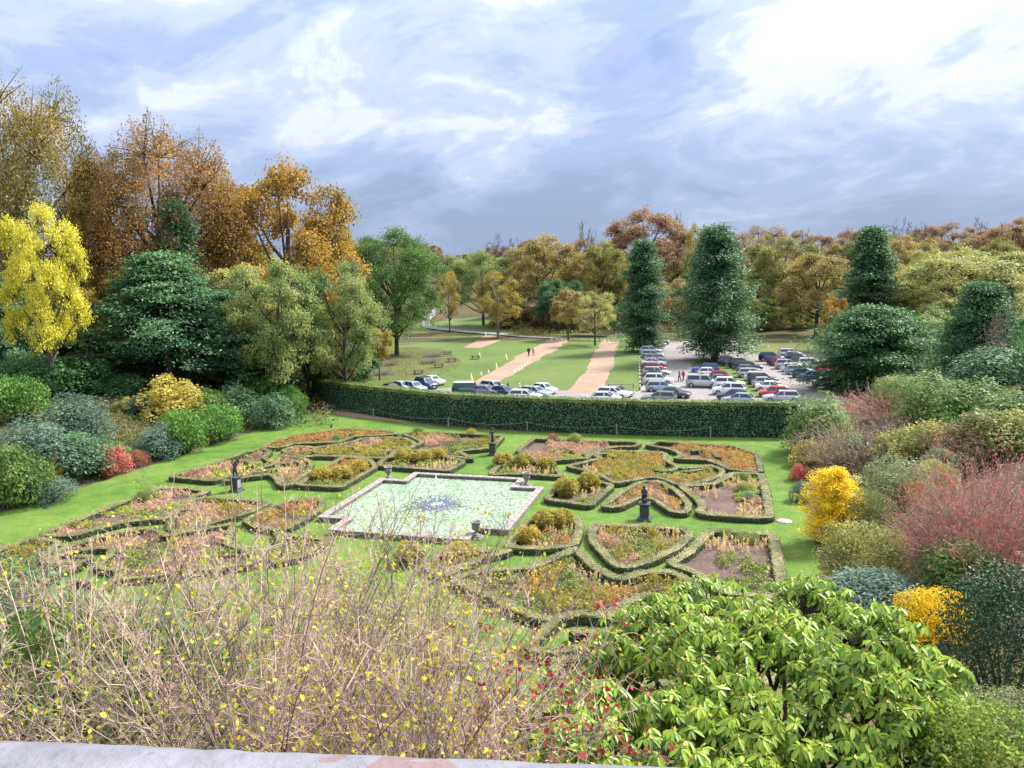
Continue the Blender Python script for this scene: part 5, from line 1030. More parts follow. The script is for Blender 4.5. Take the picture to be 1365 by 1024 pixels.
# ------------------------------------------------------------------ shrubs
def lumpy(seed, n=6000, leaf=.05, asp=.6, nl=14, lr=(.16, .26), mode='out', lo=-.2, jit=.6, stems=14, square=False):
    """a shrub of width 1 and height 1: leaf shells over overlapping lumps, stems below"""
    rng = np.random.default_rng(seed); st = Acc(); lf = Acc(); C = []
    for i in range(nl):
        t = (i + .5) / nl; a = i * 2.4 + rng.uniform(-.3, .3)
        el = math.asin(min(1, max(0, t * 1.02))) ; r = .36 * math.cos(el) ** (.5 if square else .8)
        C.append((np.array([math.cos(a) * r, math.sin(a) * r, .16 + .62 * math.sin(el) * rng.uniform(.85, 1.08)]), rng.uniform(*lr)))
    C.append((np.array([0, 0, .40]), .30))
    wts = np.array([c[1] ** 2 for c in C]); k = rng.choice(len(C), n, p=wts / wts.sum())
    d = unit(rng.normal(size=(n, 3)) + (0, 0, .25)); c = np.array([q[0] for q in C])[k]; r = np.array([q[1] for q in C])[k]
    P = c + d * (r * np.where(rng.random(n) < .72, rng.uniform(.74, 1.06, n), rng.uniform(.9, 1.36, n)))[:, None] * (1, 1, .95); P[:, 2] = np.where(P[:, 2] < .0, np.abs(P[:, 2]), P[:, 2])
    tw = rng.random(len(C))[k]
    if mode == 'out': N = d + rng.normal(size=(n, 3)) * jit + (0, 0, .3); T = None
    elif mode == 'up': N = d * .6 + rng.normal(size=(n, 3)) * .6; T = d * .5 + (0, 0, 1) + rng.normal(size=(n, 3)) * .35
    else:             # hanging whorls
        N = d * .5 + (0, 0, .8) + rng.normal(size=(n, 3)) * .3; T = d + rng.normal(size=(n, 3)) * .9 - (0, 0, .35)
    add_leaves(lf, P, N, leaf, leaf * asp, rng, 0, np.clip(rng.random(n) * .6 + tw * .4, 0, 1), T)
    for i in range(stems):
        q = C[i % len(C)][0]; b = np.array([q[0] * .25, q[1] * .25, 0]) + rng.normal(size=3) * (.03, .03, 0)
        add_tube(st, [b, b * .5 + q * .5 + rng.normal(size=3) * .03, q], [.018, .012, .005], 5)
    return st, lf
def twiggy(seed, n=110, sub=9, nleaf=1500, leaf=.022, thick=1.0, up=1.0, lw=.6):
    """a thicket of arching bare stems with some leaves left near the tips"""
    rng = np.random.default_rng(seed); st = Acc(); lf = Acc(); tips = []
    for i in range(n):
        a = i * 2.4; lean = math.sqrt((i + .5) / n) * 1.15; b = np.array([math.cos(a) * .1, math.sin(a) * .1, 0]) * rng.random()
        d = np.array([math.cos(a) * math.sin(lean), math.sin(a) * math.sin(lean), math.cos(lean) * up]); L = .72 * rng.uniform(.8, 1.12)
        s = np.linspace(0, 1, 6)[:, None]; P = b + d * L * s + np.array([math.cos(a), math.sin(a), -.55]) * (s ** 2) * .16 + rng.normal(size=(6, 3)) * .012
        add_tube(st, P, np.linspace(.0075, .0022, 6) * thick, 4)
        for j in range(sub):
            t = rng.uniform(.3, 1); k = min(4, int(t * 5)); p = P[k] * (1 - (t * 5 - k)) + P[k + 1] * (t * 5 - k)
            e = d * .6 + rng.normal(size=3) * .55; e /= np.linalg.norm(e); l = rng.uniform(.1, .26)
            q = [p, p + e * l * .5 + rng.normal(size=3) * .01, p + e * l + rng.normal(size=3) * .02]
            add_tube(st, q, np.array([.003, .0022, .0012]) * thick, 3); tips += [q[1], q[2]]
    tips = np.array(tips)
    if nleaf:
        P = tips[rng.integers(0, len(tips), nleaf)] + rng.normal(size=(nleaf, 3)) * .02
        add_leaves(lf, P, rng.normal(size=(nleaf, 3)) + (0, 0, .5), leaf, leaf * lw, rng)
    return st, lf
def upright(seed, n=2600, leaf=.11):
    """dense bushy clump of upright fine shoots"""
    rng = np.random.default_rng(seed); st = Acc(); lf = Acc()
    a = rng.random(n) * 6.283; t = np.sqrt(rng.random(n)); u = rng.random(n) ** .6
    lumps = 1 + .12 * np.sin(a * 5 + seed) + .08 * np.sin(a * 11)
    r = .42 * t * lumps * (.75 + .25 * u); top = (1 - .45 * t ** 3) * (.92 + .1 * np.sin(a * 4) * t)
    P = np.c_[np.cos(a) * r, np.sin(a) * r, u * top * .95]
    T = np.c_[np.cos(a) * t * .5, np.sin(a) * t * .5, np.ones(n)] + rng.normal(size=(n, 3)) * .35
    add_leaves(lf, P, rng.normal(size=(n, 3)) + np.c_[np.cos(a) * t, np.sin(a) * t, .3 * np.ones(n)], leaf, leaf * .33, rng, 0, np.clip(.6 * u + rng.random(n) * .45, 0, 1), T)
    for i in range(24): q = P[i * 7]; add_tube(st, [(q[0] * .3, q[1] * .3, 0), (q[0] * .7, q[1] * .7, q[2] * .6), q], [.014, .01, .004], 4)
    return st, lf
SH = {}
def sproto(key, fn):
    st, lf = fn; V = np.concatenate(lf.V or st.V); w = np.percentile(np.abs(V[:, :2]).max(1), 99) * 2; z = np.percentile(V[:, 2], 99.7)
    for acc in (st, lf):
        for v in acc.V: v /= (w, w, z)
    SH[key] = (st.mesh('stems', 1), lf.mesh('foliage', 1) if lf.V else None)
for i in range(2):
    sproto('dome%d' % i, lumpy(70 + i, 8500, .03, .65, nl=22, lr=(.12, .24)))
    sproto('rhodo%d' % i, lumpy(74 + i, 7000, .054, .36, nl=18, mode='hang', lr=(.13, .24)))
    sproto('laurel%d' % i, lumpy(78 + i, 6500, .056, .4, nl=15, mode='up', lr=(.12, .23)))
    sproto('loose%d' % i, lumpy(82 + i, 4200, .05, .6, nl=11, lr=(.12, .22), jit=.9))
sproto('domefine', lumpy(90, 16000, .021, .6, nl=22, lr=(.14, .22)))
sproto('rhodofine', lumpy(91, 9000, .048, .34, nl=22, mode='hang', lr=(.12, .2)))
sproto('loosefine', lumpy(92, 13000, .026, .6, nl=20, lr=(.1, .2), jit=.9))
sproto('cone', envelope(93, [(0, .8), (.2, 1), (.6, .6), (1, .08)], nb=60, W=.9, npl=40, leaf=.06, spread=.07, lo=.03, droop=-.5))
sproto('conefine', envelope(94, [(0, .9), (.3, 1), (.6, .8), (.85, .5), (1, .12)], nb=120, W=.95, npl=110, leaf=.024, spread=.04, lo=.03, droop=-.35, lump=.1))
sproto('twiggy', twiggy(95)); sproto('twiggyleafy', twiggy(96, nleaf=4200, leaf=.03)); sproto('twiggybig', twiggy(97, 190, 16, 6500, .018, .62, lw=.5))
for i in range(3): sproto('upright%d' % i, upright(98 + i))
BARE = simple('pale_twig', (.23, .175, .15), .85, scale=9, var=.25); BAREP = simple('pink_twig', (.36, .22, .19), .85, scale=9, var=.25)
def shrub(kind, leaf, label, pos, name='shrub', group=None, bark=BARK, deep=1.0, base=None):
    x, y, zt, w = pos; w *= 1.1 if base is None else 1.0; z0 = (hz(x, y) if base is None else base) - .12; st, fo = SH[kind]
    t = thing(name, (x, y, z0), label, 'shrub', group, (x * 5.1 + y * 2.7) % 6.28, (w, w * deep, max(.4, zt - z0)))
    ob('stems', st, t, [bark])
    if fo: ob('foliage', fo, t, [LM[leaf]])
    return t
for a in (
 # left bank
 ('laurel0', 'laurel', 'bright green laurel at the left edge of the bank', (-48.28, 74.09, 8.64, 5.42), 'laurel_shrub'),
 ('rhodo0', 'bluegreen', 'rounded blue-green rhododendron right of the bright laurel at the left edge', (-41.76, 72.18, 7.17, 6.47), 'rhododendron'),
 ('rhodo1', 'bluegreen', 'wide dark blue-green rhododendron low on the left bank', (-40.64, 63.49, 6.4, 7.43), 'rhododendron'),
 ('rhodo0', 'rhodo', 'dark rhododendron above the pink shrub on the left bank', (-38.73, 66.89, 4.37, 5.54), 'rhododendron'),
 ('laurel1', 'rhodolight', 'nearest green shrub at the left lawn edge', (-39.51, 59.29, 4.77, 5.49), 'shrub'),
 ('dome1', 'bluegreen', 'low blue-green shrub at the lawn edge beside the nearest green one', (-37.57, 60.27, 1.98, 4.11), 'shrub'),
 ('cone', 'brightyellow', 'little yellow conical shrub on the left bank', (-39.34, 64, 3.23, 1.75), 'conical_shrub'),
 ('loose0', 'pink', 'pink-red azalea at the left lawn edge', (-36.37, 68.05, 2.7, 3.05), 'azalea'),
 ('dome0', 'redbrown', 'small brownish-green shrub right of the pink azalea', (-35.62, 71.22, 1.59, 2.36), 'shrub'),
 ('loose1', 'goldshrub', 'golden-yellow shrub on top of the left bank', (-37.89, 84.78, 6.99, 6.45), 'golden_shrub'),
 ('rhodo1', 'bluegreen', 'blue-green shrub at the lawn edge below the golden-yellow one', (-34.94, 74.17, 3.67, 4.19), 'shrub'),
 ('laurel0', 'laurel', 'fresh green laurel just below the golden-yellow shrub', (-33.38, 76.22, 4.62, 4.09), 'laurel_shrub'),
 ('laurel1', 'laurel', 'large fresh green laurel in the middle of the left bank', (-32, 82.03, 3.96, 5.44), 'laurel_shrub'),
 ('rhodo0', 'rhodolight', 'grey-green rhododendron behind the large fresh green laurel', (-35.02, 87.5, 5.09, 4.69), 'rhododendron'),
 ('rhodo1', 'rhodo', 'dull green rounded rhododendron right of the golden-yellow shrub', (-32.93, 90.43, 5.41, 5.29), 'rhododendron'),
 ('laurel0', 'laurel', 'bright green laurel near the end of the left bank', (-31.63, 96.99, 5.42, 5.67), 'laurel_shrub'),
 ('laurel1', 'laurel', 'bright green shrub at the end of the left bank by the hedge path', (-27.39, 94.5, 4.16, 3.68), 'laurel_shrub'),
 ('rhodo0', 'rhodo', 'rounded dark green rhododendron in front of the end laurels', (-28.12, 89, 4.18, 4.68), 'rhododendron'),
 ('loose0', 'greyvar', 'pale variegated shrub behind the end of the left bank', (-31.21, 106.67, 4.46, 5.61), 'shrub'),
 ('loose1', 'redbrown', 'small reddish shrub between two green laurels on the left bank', (-33.08, 80.62, 1.79, 2.67), 'shrub'),
 ('laurel1', 'darkgreen', 'dark laurel under the yews at the top of the left bank', (-50.56, 86.65, 9.15, 9.29), 'laurel_shrub'),
 ('laurel0', 'darkgreen', 'dark low laurel left of the golden-yellow shrub under the yews', (-45.66, 88.73, 6.63, 6.05), 'laurel_shrub'),
 ('dome0', 'darkgreen', 'dark low evergreen left end of the bank top', (-54.93, 86.28, 9.7, 7.57), 'shrub'),
 # right bank
 ('rhodo0', 'rhodolight', 'rounded bright green rhododendron at the right end of the tall hedge', (28.49, 70.49, 5.95, 5.91), 'rhododendron'),
 ('twiggy', 'spindle', 'pinkish bare thicket behind the rhododendron at the hedge end', (35.94, 73.26, 6.09, 9.28), 'bare_shrub', None, BAREP),
 ('twiggyleafy', 'twigshrub', 'wide mauve-brown twiggy shrub on the right bank', (28, 61.52, 5.13, 9.47), 'bare_shrub', None, BARE),
 ('twiggy', 'twigshrub', 'brown twiggy thicket above the wide mauve-brown shrub', (33, 64.44, 5.3, 5.97), 'bare_shrub', None, BARE),
 ('loose0', 'goldshrub', 'yellowish low shrub at the lawn edge under the mauve-brown shrub', (26.37, 65.99, 2.3, 3.86), 'shrub'),
 ('loose1', 'pink', 'small reddish shrub at the right lawn edge', (23.58, 61.79, 1.39, 1.69), 'shrub'),
 ('dome1', 'bluegreen', 'small grey-green shrub by the lawn left of the bright yellow bush', (21.64, 56, 1.51, 1.86), 'shrub'),
 ('conefine', 'brightyellow', 'brilliant yellow upright bush on the right bank', (20.01, 46.75, 4.98, 3.55), 'yellow_bush'),
 ('domefine', 'dome', 'neat dull green dome in front of the brilliant yellow bush', (21.99, 46.05, 3.69, 3.59), 'dome_shrub'),
 ('loosefine', 'varieg', 'large pale yellow-green variegated shrub below the dull green dome', (18.99, 39.6, 3.88, 4.82), 'shrub'),
 ('loosefine', 'greyvar', 'grey-green variegated shrub right of the brilliant yellow bush', (24.73, 48.75, 5.16, 4.66), 'shrub'),
 ('loose0', 'yelgreen', 'small dark shrub with yellow and orange leaves beside the red thicket', (25.47, 47.23, 3.96, 2.85), 'shrub'),
 ('loose1', 'varieg', 'yellow-green shrub at the middle of the right bank', (30.63, 55.93, 6.03, 4.47), 'shrub'),
 ('rhodo1', 'rhodolight', 'light green rhododendron at the top of the right bank', (35.56, 64.79, 8.43, 5.81), 'rhododendron'),
 ('rhodo0', 'rhodolight', 'pale green rhododendron right of the other light green one', (37.1, 60.98, 8.46, 6.66), 'rhododendron'),
 ('laurel1', 'laurel', 'fresh green low shrub under the pale rhododendrons', (35.18, 59.02, 6.52, 4.72), 'shrub'),
 ('twiggyleafy', 'redbrown', 'red-brown shrub above the big red thicket', (32.46, 53.73, 6.58, 5.87), 'shrub', None, BARE),
 ('loose0', 'varieg', 'yellow and red shrub at the right edge above the red thicket', (35.14, 52.99, 7.14, 3.82), 'shrub'),
 ('rhodo1', 'bluegreen', 'teal green rhododendron at the upper right', (50.24, 80, 8.14, 7.02), 'rhododendron'),
 ('rhodo0', 'bluegreen', 'teal green rhododendron at the right edge beside the other', (48.34, 72, 7.94, 5.61), 'rhododendron'),
 ('twiggybig', 'spindle', 'great red and pink bare thicket at the right edge', (22.97, 36.79, 8.77, 7.71), 'bare_shrub', None, BAREP),
 ('twiggybig', 'spindle', 'lower red-leaved thicket in front of the great pink one', (22.2, 37.58, 4.73, 4.21), 'bare_shrub', None, BAREP),
 ('rhodofine', 'rhodolight', 'fresh green rhododendron under the red thicket at the right', (21.56, 35.16, 4.42, 4.04), 'rhododendron'),
 ('rhodofine', 'bluegreen', 'blue-grey rhododendron behind the big near rhododendron', (17.68, 35.71, 2.71, 5.05), 'rhododendron'),
 ('loosefine', 'brightyellow', 'yellow shrub behind the big near rhododendron', (18.95, 32.88, 3.05, 3.36), 'yellow_bush'),
 ('domefine', 'holly', 'dark glossy holly at the right edge', (12.22, 18, 10.16, 2.98), 'holly_bush'),
 ('loose1', 'varieg', 'pale yellow-green low shrub left of the yellow-green one on the right bank', (30.19, 59.25, 4.67, 3.81), 'shrub'),
 ('rhodo1', 'rhodolight', 'light green rhododendron at the right edge under the teal ones', (37.67, 57.58, 7.87, 5.05), 'rhododendron'),
 ('loose0', 'greyvar', 'grey-green low shrub above the great red thicket', (30.05, 52.08, 4.77, 3.55), 'shrub'),
 ('twiggy', 'redbrown', 'dark reddish twiggy shrub between the two rhododendrons on the right bank', (32.36, 56.29, 5.64, 3.84), 'bare_shrub', None, BARE),
 ('dome1', 'midgreen', 'green rounded shrub under the right end of the spreading yew', (38.01, 74.57, 6.75, 5.09), 'shrub'),
 ('loosefine', 'limecon', 'lime green conifer at the bottom right corner', (4.33, 6.9, 13.35, 1.41), 'dwarf_conifer'),
 ('domefine', 'dome', 'olive green bush at the right edge under the holly', (7.25, 10.5, 11.17, 1.54), 'shrub'),
): shrub(a[0], a[1], a[2], a[3], a[4], bark=a[6] if len(a) > 6 else BARK)
for i, p in enumerate(((-16.34, 151.39), (-23.86, 149.25), (-22.98, 135.2), (-16.63, 162.82), (-26.62, 146.4))):
    shrub('twiggy', 'brown', 'low grey-brown heap of brushwood on the rough grass, %s' % ('right of the middle picnic tables', 'left of all the tables', 'nearest the yew hedge', 'by the farthest table', 'under the trees at left')[i], (p[0], p[1], 1.3, 4.5), 'brushwood', 'brushwood heaps on the rough grass', bark=BARKG)
def infill(side, poly, n, kinds, leaves, hmin, hmax, seed):
    # smaller shrubs growing between the larger ones, farthest first
    r = np.random.default_rng(seed); q = polypos(poly)(n * 4)[:n]; q = q[np.argsort(-q[:, 1])]
    names = dict(dome='dull olive', midgreen='mid-green', rhodo='dark green', ivyleaf='grey-green', varieg='yellow-green', redbrown='red-brown', greyvar='silvery green', twigshrub='mauve-brown', darkgreen='very dark green', laurel='fresh green', bluegreen='blue-green', paleolive='pale olive')
    for i, (x, y) in enumerate(q):
        lf = leaves[i % len(leaves)]; h = r.uniform(hmin, hmax); w = h * r.uniform(1.2, 2.1)
        shrub(kinds[int(r.integers(len(kinds)))], lf, 'small %s shrub between larger ones, %s bank, %s from the far end' % (names[lf], side, ORD[i]), (x, y, hz(x, y) + h, w), 'shrub', 'small shrubs between the larger ones on the %s bank' % side, base=hz(x, y), deep=r.uniform(.7, 1.1))
infill('right', [(29.12, 74.72), (26.25, 60.13), (22.07, 46.9), (20.58, 36.96), (23.03, 35.49), (32.34, 47.68), (39.48, 60.54), (40.66, 87.84)], 16, ['loose0', 'loose1', 'twiggyleafy', 'loosefine'], ['dome', 'greyvar', 'redbrown', 'varieg', 'midgreen', 'twigshrub', 'paleolive', 'rhodo'], 1.2, 2.6, 5)
infill('left', [(-40.07, 59.89), (-37.52, 67.54), (-34.89, 75.34), (-31.31, 86.69), (-28.86, 99.53), (-30.27, 104.77), (-36.1, 95.52), (-42.17, 84.84), (-44.81, 72.37), (-42.68, 62.24)], 16, ['loose0', 'loose1', 'laurel0', 'rhodo1'], ['rhodo', 'midgreen', 'laurel', 'darkgreen', 'greyvar', 'bluegreen', 'dome', 'varieg'], 1.0, 2.2, 6)
for i, (x, y, h, w, k, lf, l) in enumerate(((31, 36, 3, 5, 'loose0', 'midgreen', 'mid-green'), (36, 44, 4, 6, 'rhodo0', 'rhodo', 'dark green'), (34, 54, 3.5, 6, 'loose1', 'dome', 'dull olive'), (44, 60, 5, 8, 'laurel1', 'darkgreen', 'very dark green'), (24, 24, 3, 5, 'rhodo1', 'rhodo', 'deep green'), (29, 29, 3.5, 5, 'dome0', 'paleolive', 'pale olive'), (47, 74, 4, 8, 'rhodo0', 'rhodo', 'shady green'))):
    shrub(k, lf, '%s evergreen bush on the upper right bank beyond the great red thicket' % l, (x, y, hz(x, y) + h, w), 'shrub')
GS = 'golden bushy clumps in the parterre'
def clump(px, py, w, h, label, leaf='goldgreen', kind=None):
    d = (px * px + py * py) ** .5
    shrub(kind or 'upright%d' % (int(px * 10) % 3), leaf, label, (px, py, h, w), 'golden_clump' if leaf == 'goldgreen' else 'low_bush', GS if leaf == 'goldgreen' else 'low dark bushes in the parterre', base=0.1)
for p, w, h, l in (
 ((-0.94, 68.28), 2.0, 1.35, 'golden clump at the left end of the bed by the far right urn'), ((0.89, 67.86), 1.9, 1.3, 'golden clump in the middle of the bed by the far right urn'), ((2.86, 66.37), 1.7, 1.3, 'golden clump at the right end of the bed by the far right urn'),
 ((4.09, 58.65), 2.0, 1.5, 'left golden clump of the pair in the kite-shaped bed'), ((6.02, 60.19), 2.0, 1.5, 'right golden clump of the pair in the kite-shaped bed'),
 ((0.88, 47.89), 1.7, 1.25, 'golden clump nearest the pool in the near right corner bed'), ((2.14, 51.06), 1.9, 1.3, 'left golden clump at the back of the near right corner bed'), ((3.29, 51.14), 1.7, 1.3, 'right golden clump at the back of the near right corner bed'),
 ((-6.43, 44.93), 1.9, 1.4, 'golden clump on the grass in front of the pool, left one'), ((-3.45, 45.5), 2.0, 1.1, 'golden clump in the crescent bed below the near urn'),
 ((-16.54, 64.66), 2.1, 1.2, 'golden clump at the left of the chevron bed beyond the pool'), ((-14.93, 65.02), 2.0, 1.2, 'golden clump with orange flowers left of the far left urn'), ((-13.92, 67.22), 1.8, 1.2, 'golden clump just behind the far left urn'),
 ((-10.27, 71.05), 2.0, 1.2, 'left golden clump behind the middle of the pool'), ((-8.37, 70.6), 2.0, 1.2, 'middle golden clump behind the middle of the pool'), ((-7.14, 71.08), 1.8, 1.2, 'right golden clump behind the middle of the pool')): clump(*p, w, h, l)
for p, w, h, k, leaf, l in (
 ((4.17, 77.77), 1.3, 1.0, 'dome0', 'redbrown', 'small round bush at the back of the far pink heather bed'), ((6.34, 76.87), 1.8, 1.1, 'dome1', 'bedgreen', 'larger round dark bush at the back of the far pink heather bed'),
 ((18.94, 61.89), 1.5, .75, 'dome0', 'bedgreen', 'farthest of the three dark bushes in the pointed bed'), ((18.21, 58.86), 1.7, .75, 'dome1', 'bedgreen', 'middle one of the three dark bushes in the pointed bed'), ((17.71, 56.28), 1.6, .75, 'dome0', 'rhodo', 'nearest of the three dark bushes in the pointed bed'),
 ((13.85, 48.52), 1.3, .6, 'dome1', 'bedgreen', 'small dark bush at the back of the near right mulch bed'), ((14.95, 47.6), 1.8, .7, 'dome0', 'bedgreen', 'wider dark bush at the back of the near right mulch bed'),
 ((-10.38, 82.93), 1.7, .9, 'dome1', 'bedgreen', 'dark round bush at the back of the far bed left of the slim statue'), ((-4.54, 81.57), 1.3, .9, 'dome0', 'goldgreen', 'olive round bush left of the slim statue'),
 ((-29.42, 59.63), 2.2, .9, 'loose0', 'bedgreen', 'dark bush in the long pointed bed along the left lawn walk'), ((-18.63, 79.95), 1.5, .8, 'laurel0', 'laurel', 'fresh green plant in the orange bed nearest the curved hedge')): clump(*p, w, h, l, leaf, kind=k)
# low growth on the banks
scatter('bank_ivy', 'grey-green ivy and low plants covering the left bank', 'ground cover', 3800, polypos([(-40.06, 58.01), (-37.52, 65.08), (-34.21, 74.65), (-31, 85.8), (-27.84, 96.54), (-30.27, 104.77), (-39.78, 83.11), (-43.88, 75.84), (-45.66, 67.06), (-44.92, 60.24), (-41.66, 55.39)]), [LM['ivy'], LM['ivy'], LM['bedgreen']], rp(3), .3, .4, .16, 10)
scatter('upper_bank_cover', 'ivy, ferns and fallen leaves between the shrubs of the left bank', 'ground cover', 3200, polypos([(-44.84, 70.05), (-39.12, 73.54), (-35.61, 80.71), (-32.12, 91.74), (-29.11, 102.3), (-30.72, 108.41), (-37.01, 98.14), (-44.28, 89.37), (-51.26, 83.44)]), [LM['ivy'], LM['bedgreen'], LM['ivy'], LM['litter']], rp(4), .35, .5, .17, 11)
scatter('lawn_edge_plants', 'low mixed plants along the edge of the right lawn walk', 'ground cover', 900, polypos([(28.08, 76.18), (28.67, 76.12), (21.58, 52.06), (17.73, 39.47), (17.22, 39.5), (21.01, 52.1)]), [LM['ivy'], LM['heather'], LM['litter'], LM['bluegreen']], rp(4), .2, .3, .11, 10)
scatter('right_bank_cover', 'low mixed growth between the shrubs of the right bank', 'ground cover', 3600, polypos([(28.71, 75.43), (21.78, 52.05), (17.89, 39.47), (18.81, 33.59), (22.34, 30.33), (36.78, 50.03), (40.66, 87.84), (34.14, 86.76)]), [LM['ivy'], LM['twigshrub'], LM['redbrown'], LM['greyvar']], rp(4), .3, .55, .13, 12)
scatter('near_slope_cover', 'undergrowth and dead leaves on the slope below the railing', 'undergrowth', 2600, lambda n: np.c_[nrng.uniform(-16, 22, n), nrng.uniform(2.5, 29, n)], [LM['ivy'], LM['litter'], LM['twigshrub'], LM['bracken'], LM['bedgreen']], rp(5), .22, .45, .09, 12)

# ------------------------------------------------------------------ the bare shrubs under the railing
TW = [simple('twig_tan', (.42, .325, .25), .8, scale=5, var=.25), simple('twig_pink', (.50, .34, .285), .8, scale=5, var=.25), simple('twig_dark', (.17, .13, .105), .85, scale=5, var=.3)]
def leaf_shape(L, W, fold=.18, curl=.25):
    """a single leaf lying along +x from its stalk, folded at the midrib and curling down"""
    V = [(0, 0, 0), (.3 * L, -.42 * W, fold * W), (.3 * L, 0, -.02 * L), (.3 * L, .42 * W, fold * W), (.68 * L, -.46 * W, fold * W - curl * .12), (.68 * L, 0, -curl * L * .18), (.68 * L, .46 * W, fold * W - curl * .12 * L), (L, 0, -curl * L * .5)]
    V[4] = (.68 * L, -.46 * W, fold * W - curl * .12 * L)
    F3 = [(0, 1, 2), (0, 2, 3), (4, 7, 5), (5, 7, 6)]; F4 = [(1, 4, 5, 2), (2, 5, 6, 3)]
    return np.array(V), F3, F4
def leaf_mesh(name, L, W, mat, fold=.18, curl=.25, rnd=.5):
    V, F3, F4 = leaf_shape(L, W, fold, curl); a = Acc(); a.add(V, F3, 0, rnd, True); a.add(V, F4, 0, rnd, True); a.V = [V]; 
    a.F = [(np.array(F3), np.zeros(4, int), np.full(4, rnd), True), (np.array(F4), np.zeros(2, int), np.full(2, rnd), True)]; a.n = 8
    return a.mesh(name, 1, [mat])
def frames(P, X, U):
    """rotation matrices with x along X and z close to U"""
    X = unit(np.asarray(X, float)); Y = unit(np.cross(U, X)); Zz = np.cross(X, Y)
    return np.stack([X, Y, Zz], -1)
def add_shaped(acc, P, M, L, W, rng, mi=0, fold=.18, curl=.25, rnd=None):
    V, F3, F4 = leaf_shape(1, 1, fold, curl); n = len(P); s = np.stack([L, W, (np.asarray(L) + W) / 2], -1)
    vv = np.einsum('nij,nkj->nki', M, V[None] * s[:, None]) + P[:, None]; r = rng.random(n) if rnd is None else rnd
    b = acc.n; vv = vv.reshape(-1, 3); o = np.arange(n)[:, None, None] * 8
    acc.V.append(vv); acc.n += len(vv)
    acc.F.append(((np.array(F3)[None] + o).reshape(-1, 3) + b, np.full(4 * n, mi), np.repeat(r, 4), True))
    acc.F.append(((np.array(F4)[None] + o).reshape(-1, 4) + b, np.full(2 * n, mi), np.repeat(r, 2), True))
LM['yellowleaf'] = leafmat('yellow_shrub_leaf', [(.26, .34, .03), (.46, .50, .05), (.66, .60, .07), (.74, .52, .06)], trans=.45, objvar=.5, amt=.5)
LM['redleaf'] = leafmat('red_shrub_leaf', [(.22, .02, .03), (.42, .05, .06), (.52, .14, .12)], trans=.4, objvar=.4)
def bare_shrub(x, y, zt, rad, label, seed, nst=60, nleaf=500, leafm='yellowleaf', twig=(0, 1, 2), shown=90, sub=13, lsize=.045, lean=.55):
    rng = np.random.default_rng(seed); z0 = hz(x, y); H = zt - z0
    t = thing('bare_shrub', (x, y, z0), label, 'shrub', None); st = Acc(); tips = []; tdir = []
    for i in range(nst):
        a = i * 2.4 + rng.uniform(-.4, .4); f = math.sqrt((i + .5) / nst)
        b = np.array([math.cos(a), math.sin(a), 0]) * rad * .45 * f * rng.uniform(.4, 1)
        ln = f * lean + rng.normal() * .1; d = np.array([math.cos(a) * math.sin(ln), math.sin(a) * math.sin(ln), math.cos(ln)])
        L = H * rng.uniform(.75, 1.1) * (1 - .12 * f); m = rng.choice(twig); n = 8; s = np.linspace(0, 1, n)[:, None]
        P = b + d * L * s + np.array([math.cos(a), math.sin(a), -.5]) * s ** 2 * rad * .22 + np.cumsum(rng.normal(size=(n, 3)) * .022, 0); P[0] = b - (0, 0, .1)
        add_tube(st, P, np.linspace(.0105, .003, n), 5, m)
        for j in range(sub):
            q = rng.uniform(.22, .98) * (n - 1); k = min(n - 2, int(q)); p = P[k] * (1 - q + k) + P[k + 1] * (q - k)
            e = d * .55 + rng.normal(size=3) * .5; e /= np.linalg.norm(e); l = rng.uniform(.25, .75) * (1.25 - q / n)
            Q = p + e * l * np.linspace(0, 1, 5)[:, None] + np.cumsum(rng.normal(size=(5, 3)) * .02, 0) * (np.arange(5) > 0)[:, None] + np.array([0, 0, .1]) * l * np.linspace(0, 1, 5)[:, None] ** 2
            add_tube(st, Q, np.linspace(.0048, .0018, 5), 3, m)
            for _ in range(4):
                k = rng.integers(1, 5); e2 = e + rng.normal(size=3) * .7; e2 /= np.linalg.norm(e2); l2 = rng.uniform(.08, .28)
                add_tube(st, [Q[k], Q[k] + e2 * l2], [.0026, .0012], 3, m)
                tips += [Q[k] + e2 * l2]; tdir += [e2]
    ob('stems', st.mesh('stems', 3, TW), t)
    tips = np.array(tips); tdir = np.array(tdir); pick = rng.permutation(len(tips))[:nleaf]
    P = tips[pick] + rng.normal(size=(len(pick), 3)) * .012; X = tdir[pick] * .5 + rng.normal(size=(len(pick), 3)) * .5 - (0, 0, .75)
    M = frames(P, X, rng.normal(size=P.shape) + (0, -.6, .6)); sz = rng.uniform(.65, 1.25, len(P)) * lsize
    near = np.argsort(np.linalg.norm(P + (x, y, z0 - EYE), axis=1) + rng.normal(size=len(P)) * .4)[:shown]
    lm = leaf_mesh('leaf', 1, .72, LM[leafm])
    for i in near:
        o = ob('leaf', lm, t); o.matrix_local = Matrix.Translation(P[i]) @ (Matrix(M[i].tolist()).to_4x4()) @ Matrix.Scale(sz[i], 4)
    rest = np.setdiff1d(np.arange(len(P)), near)
    if len(rest):
        a = Acc(); add_shaped(a, P[rest], M[rest], sz[rest], sz[rest] * .72, rng); ob('small_leaves', a.mesh('small_leaves', 1, [LM[leafm]]), t, kind='stuff')
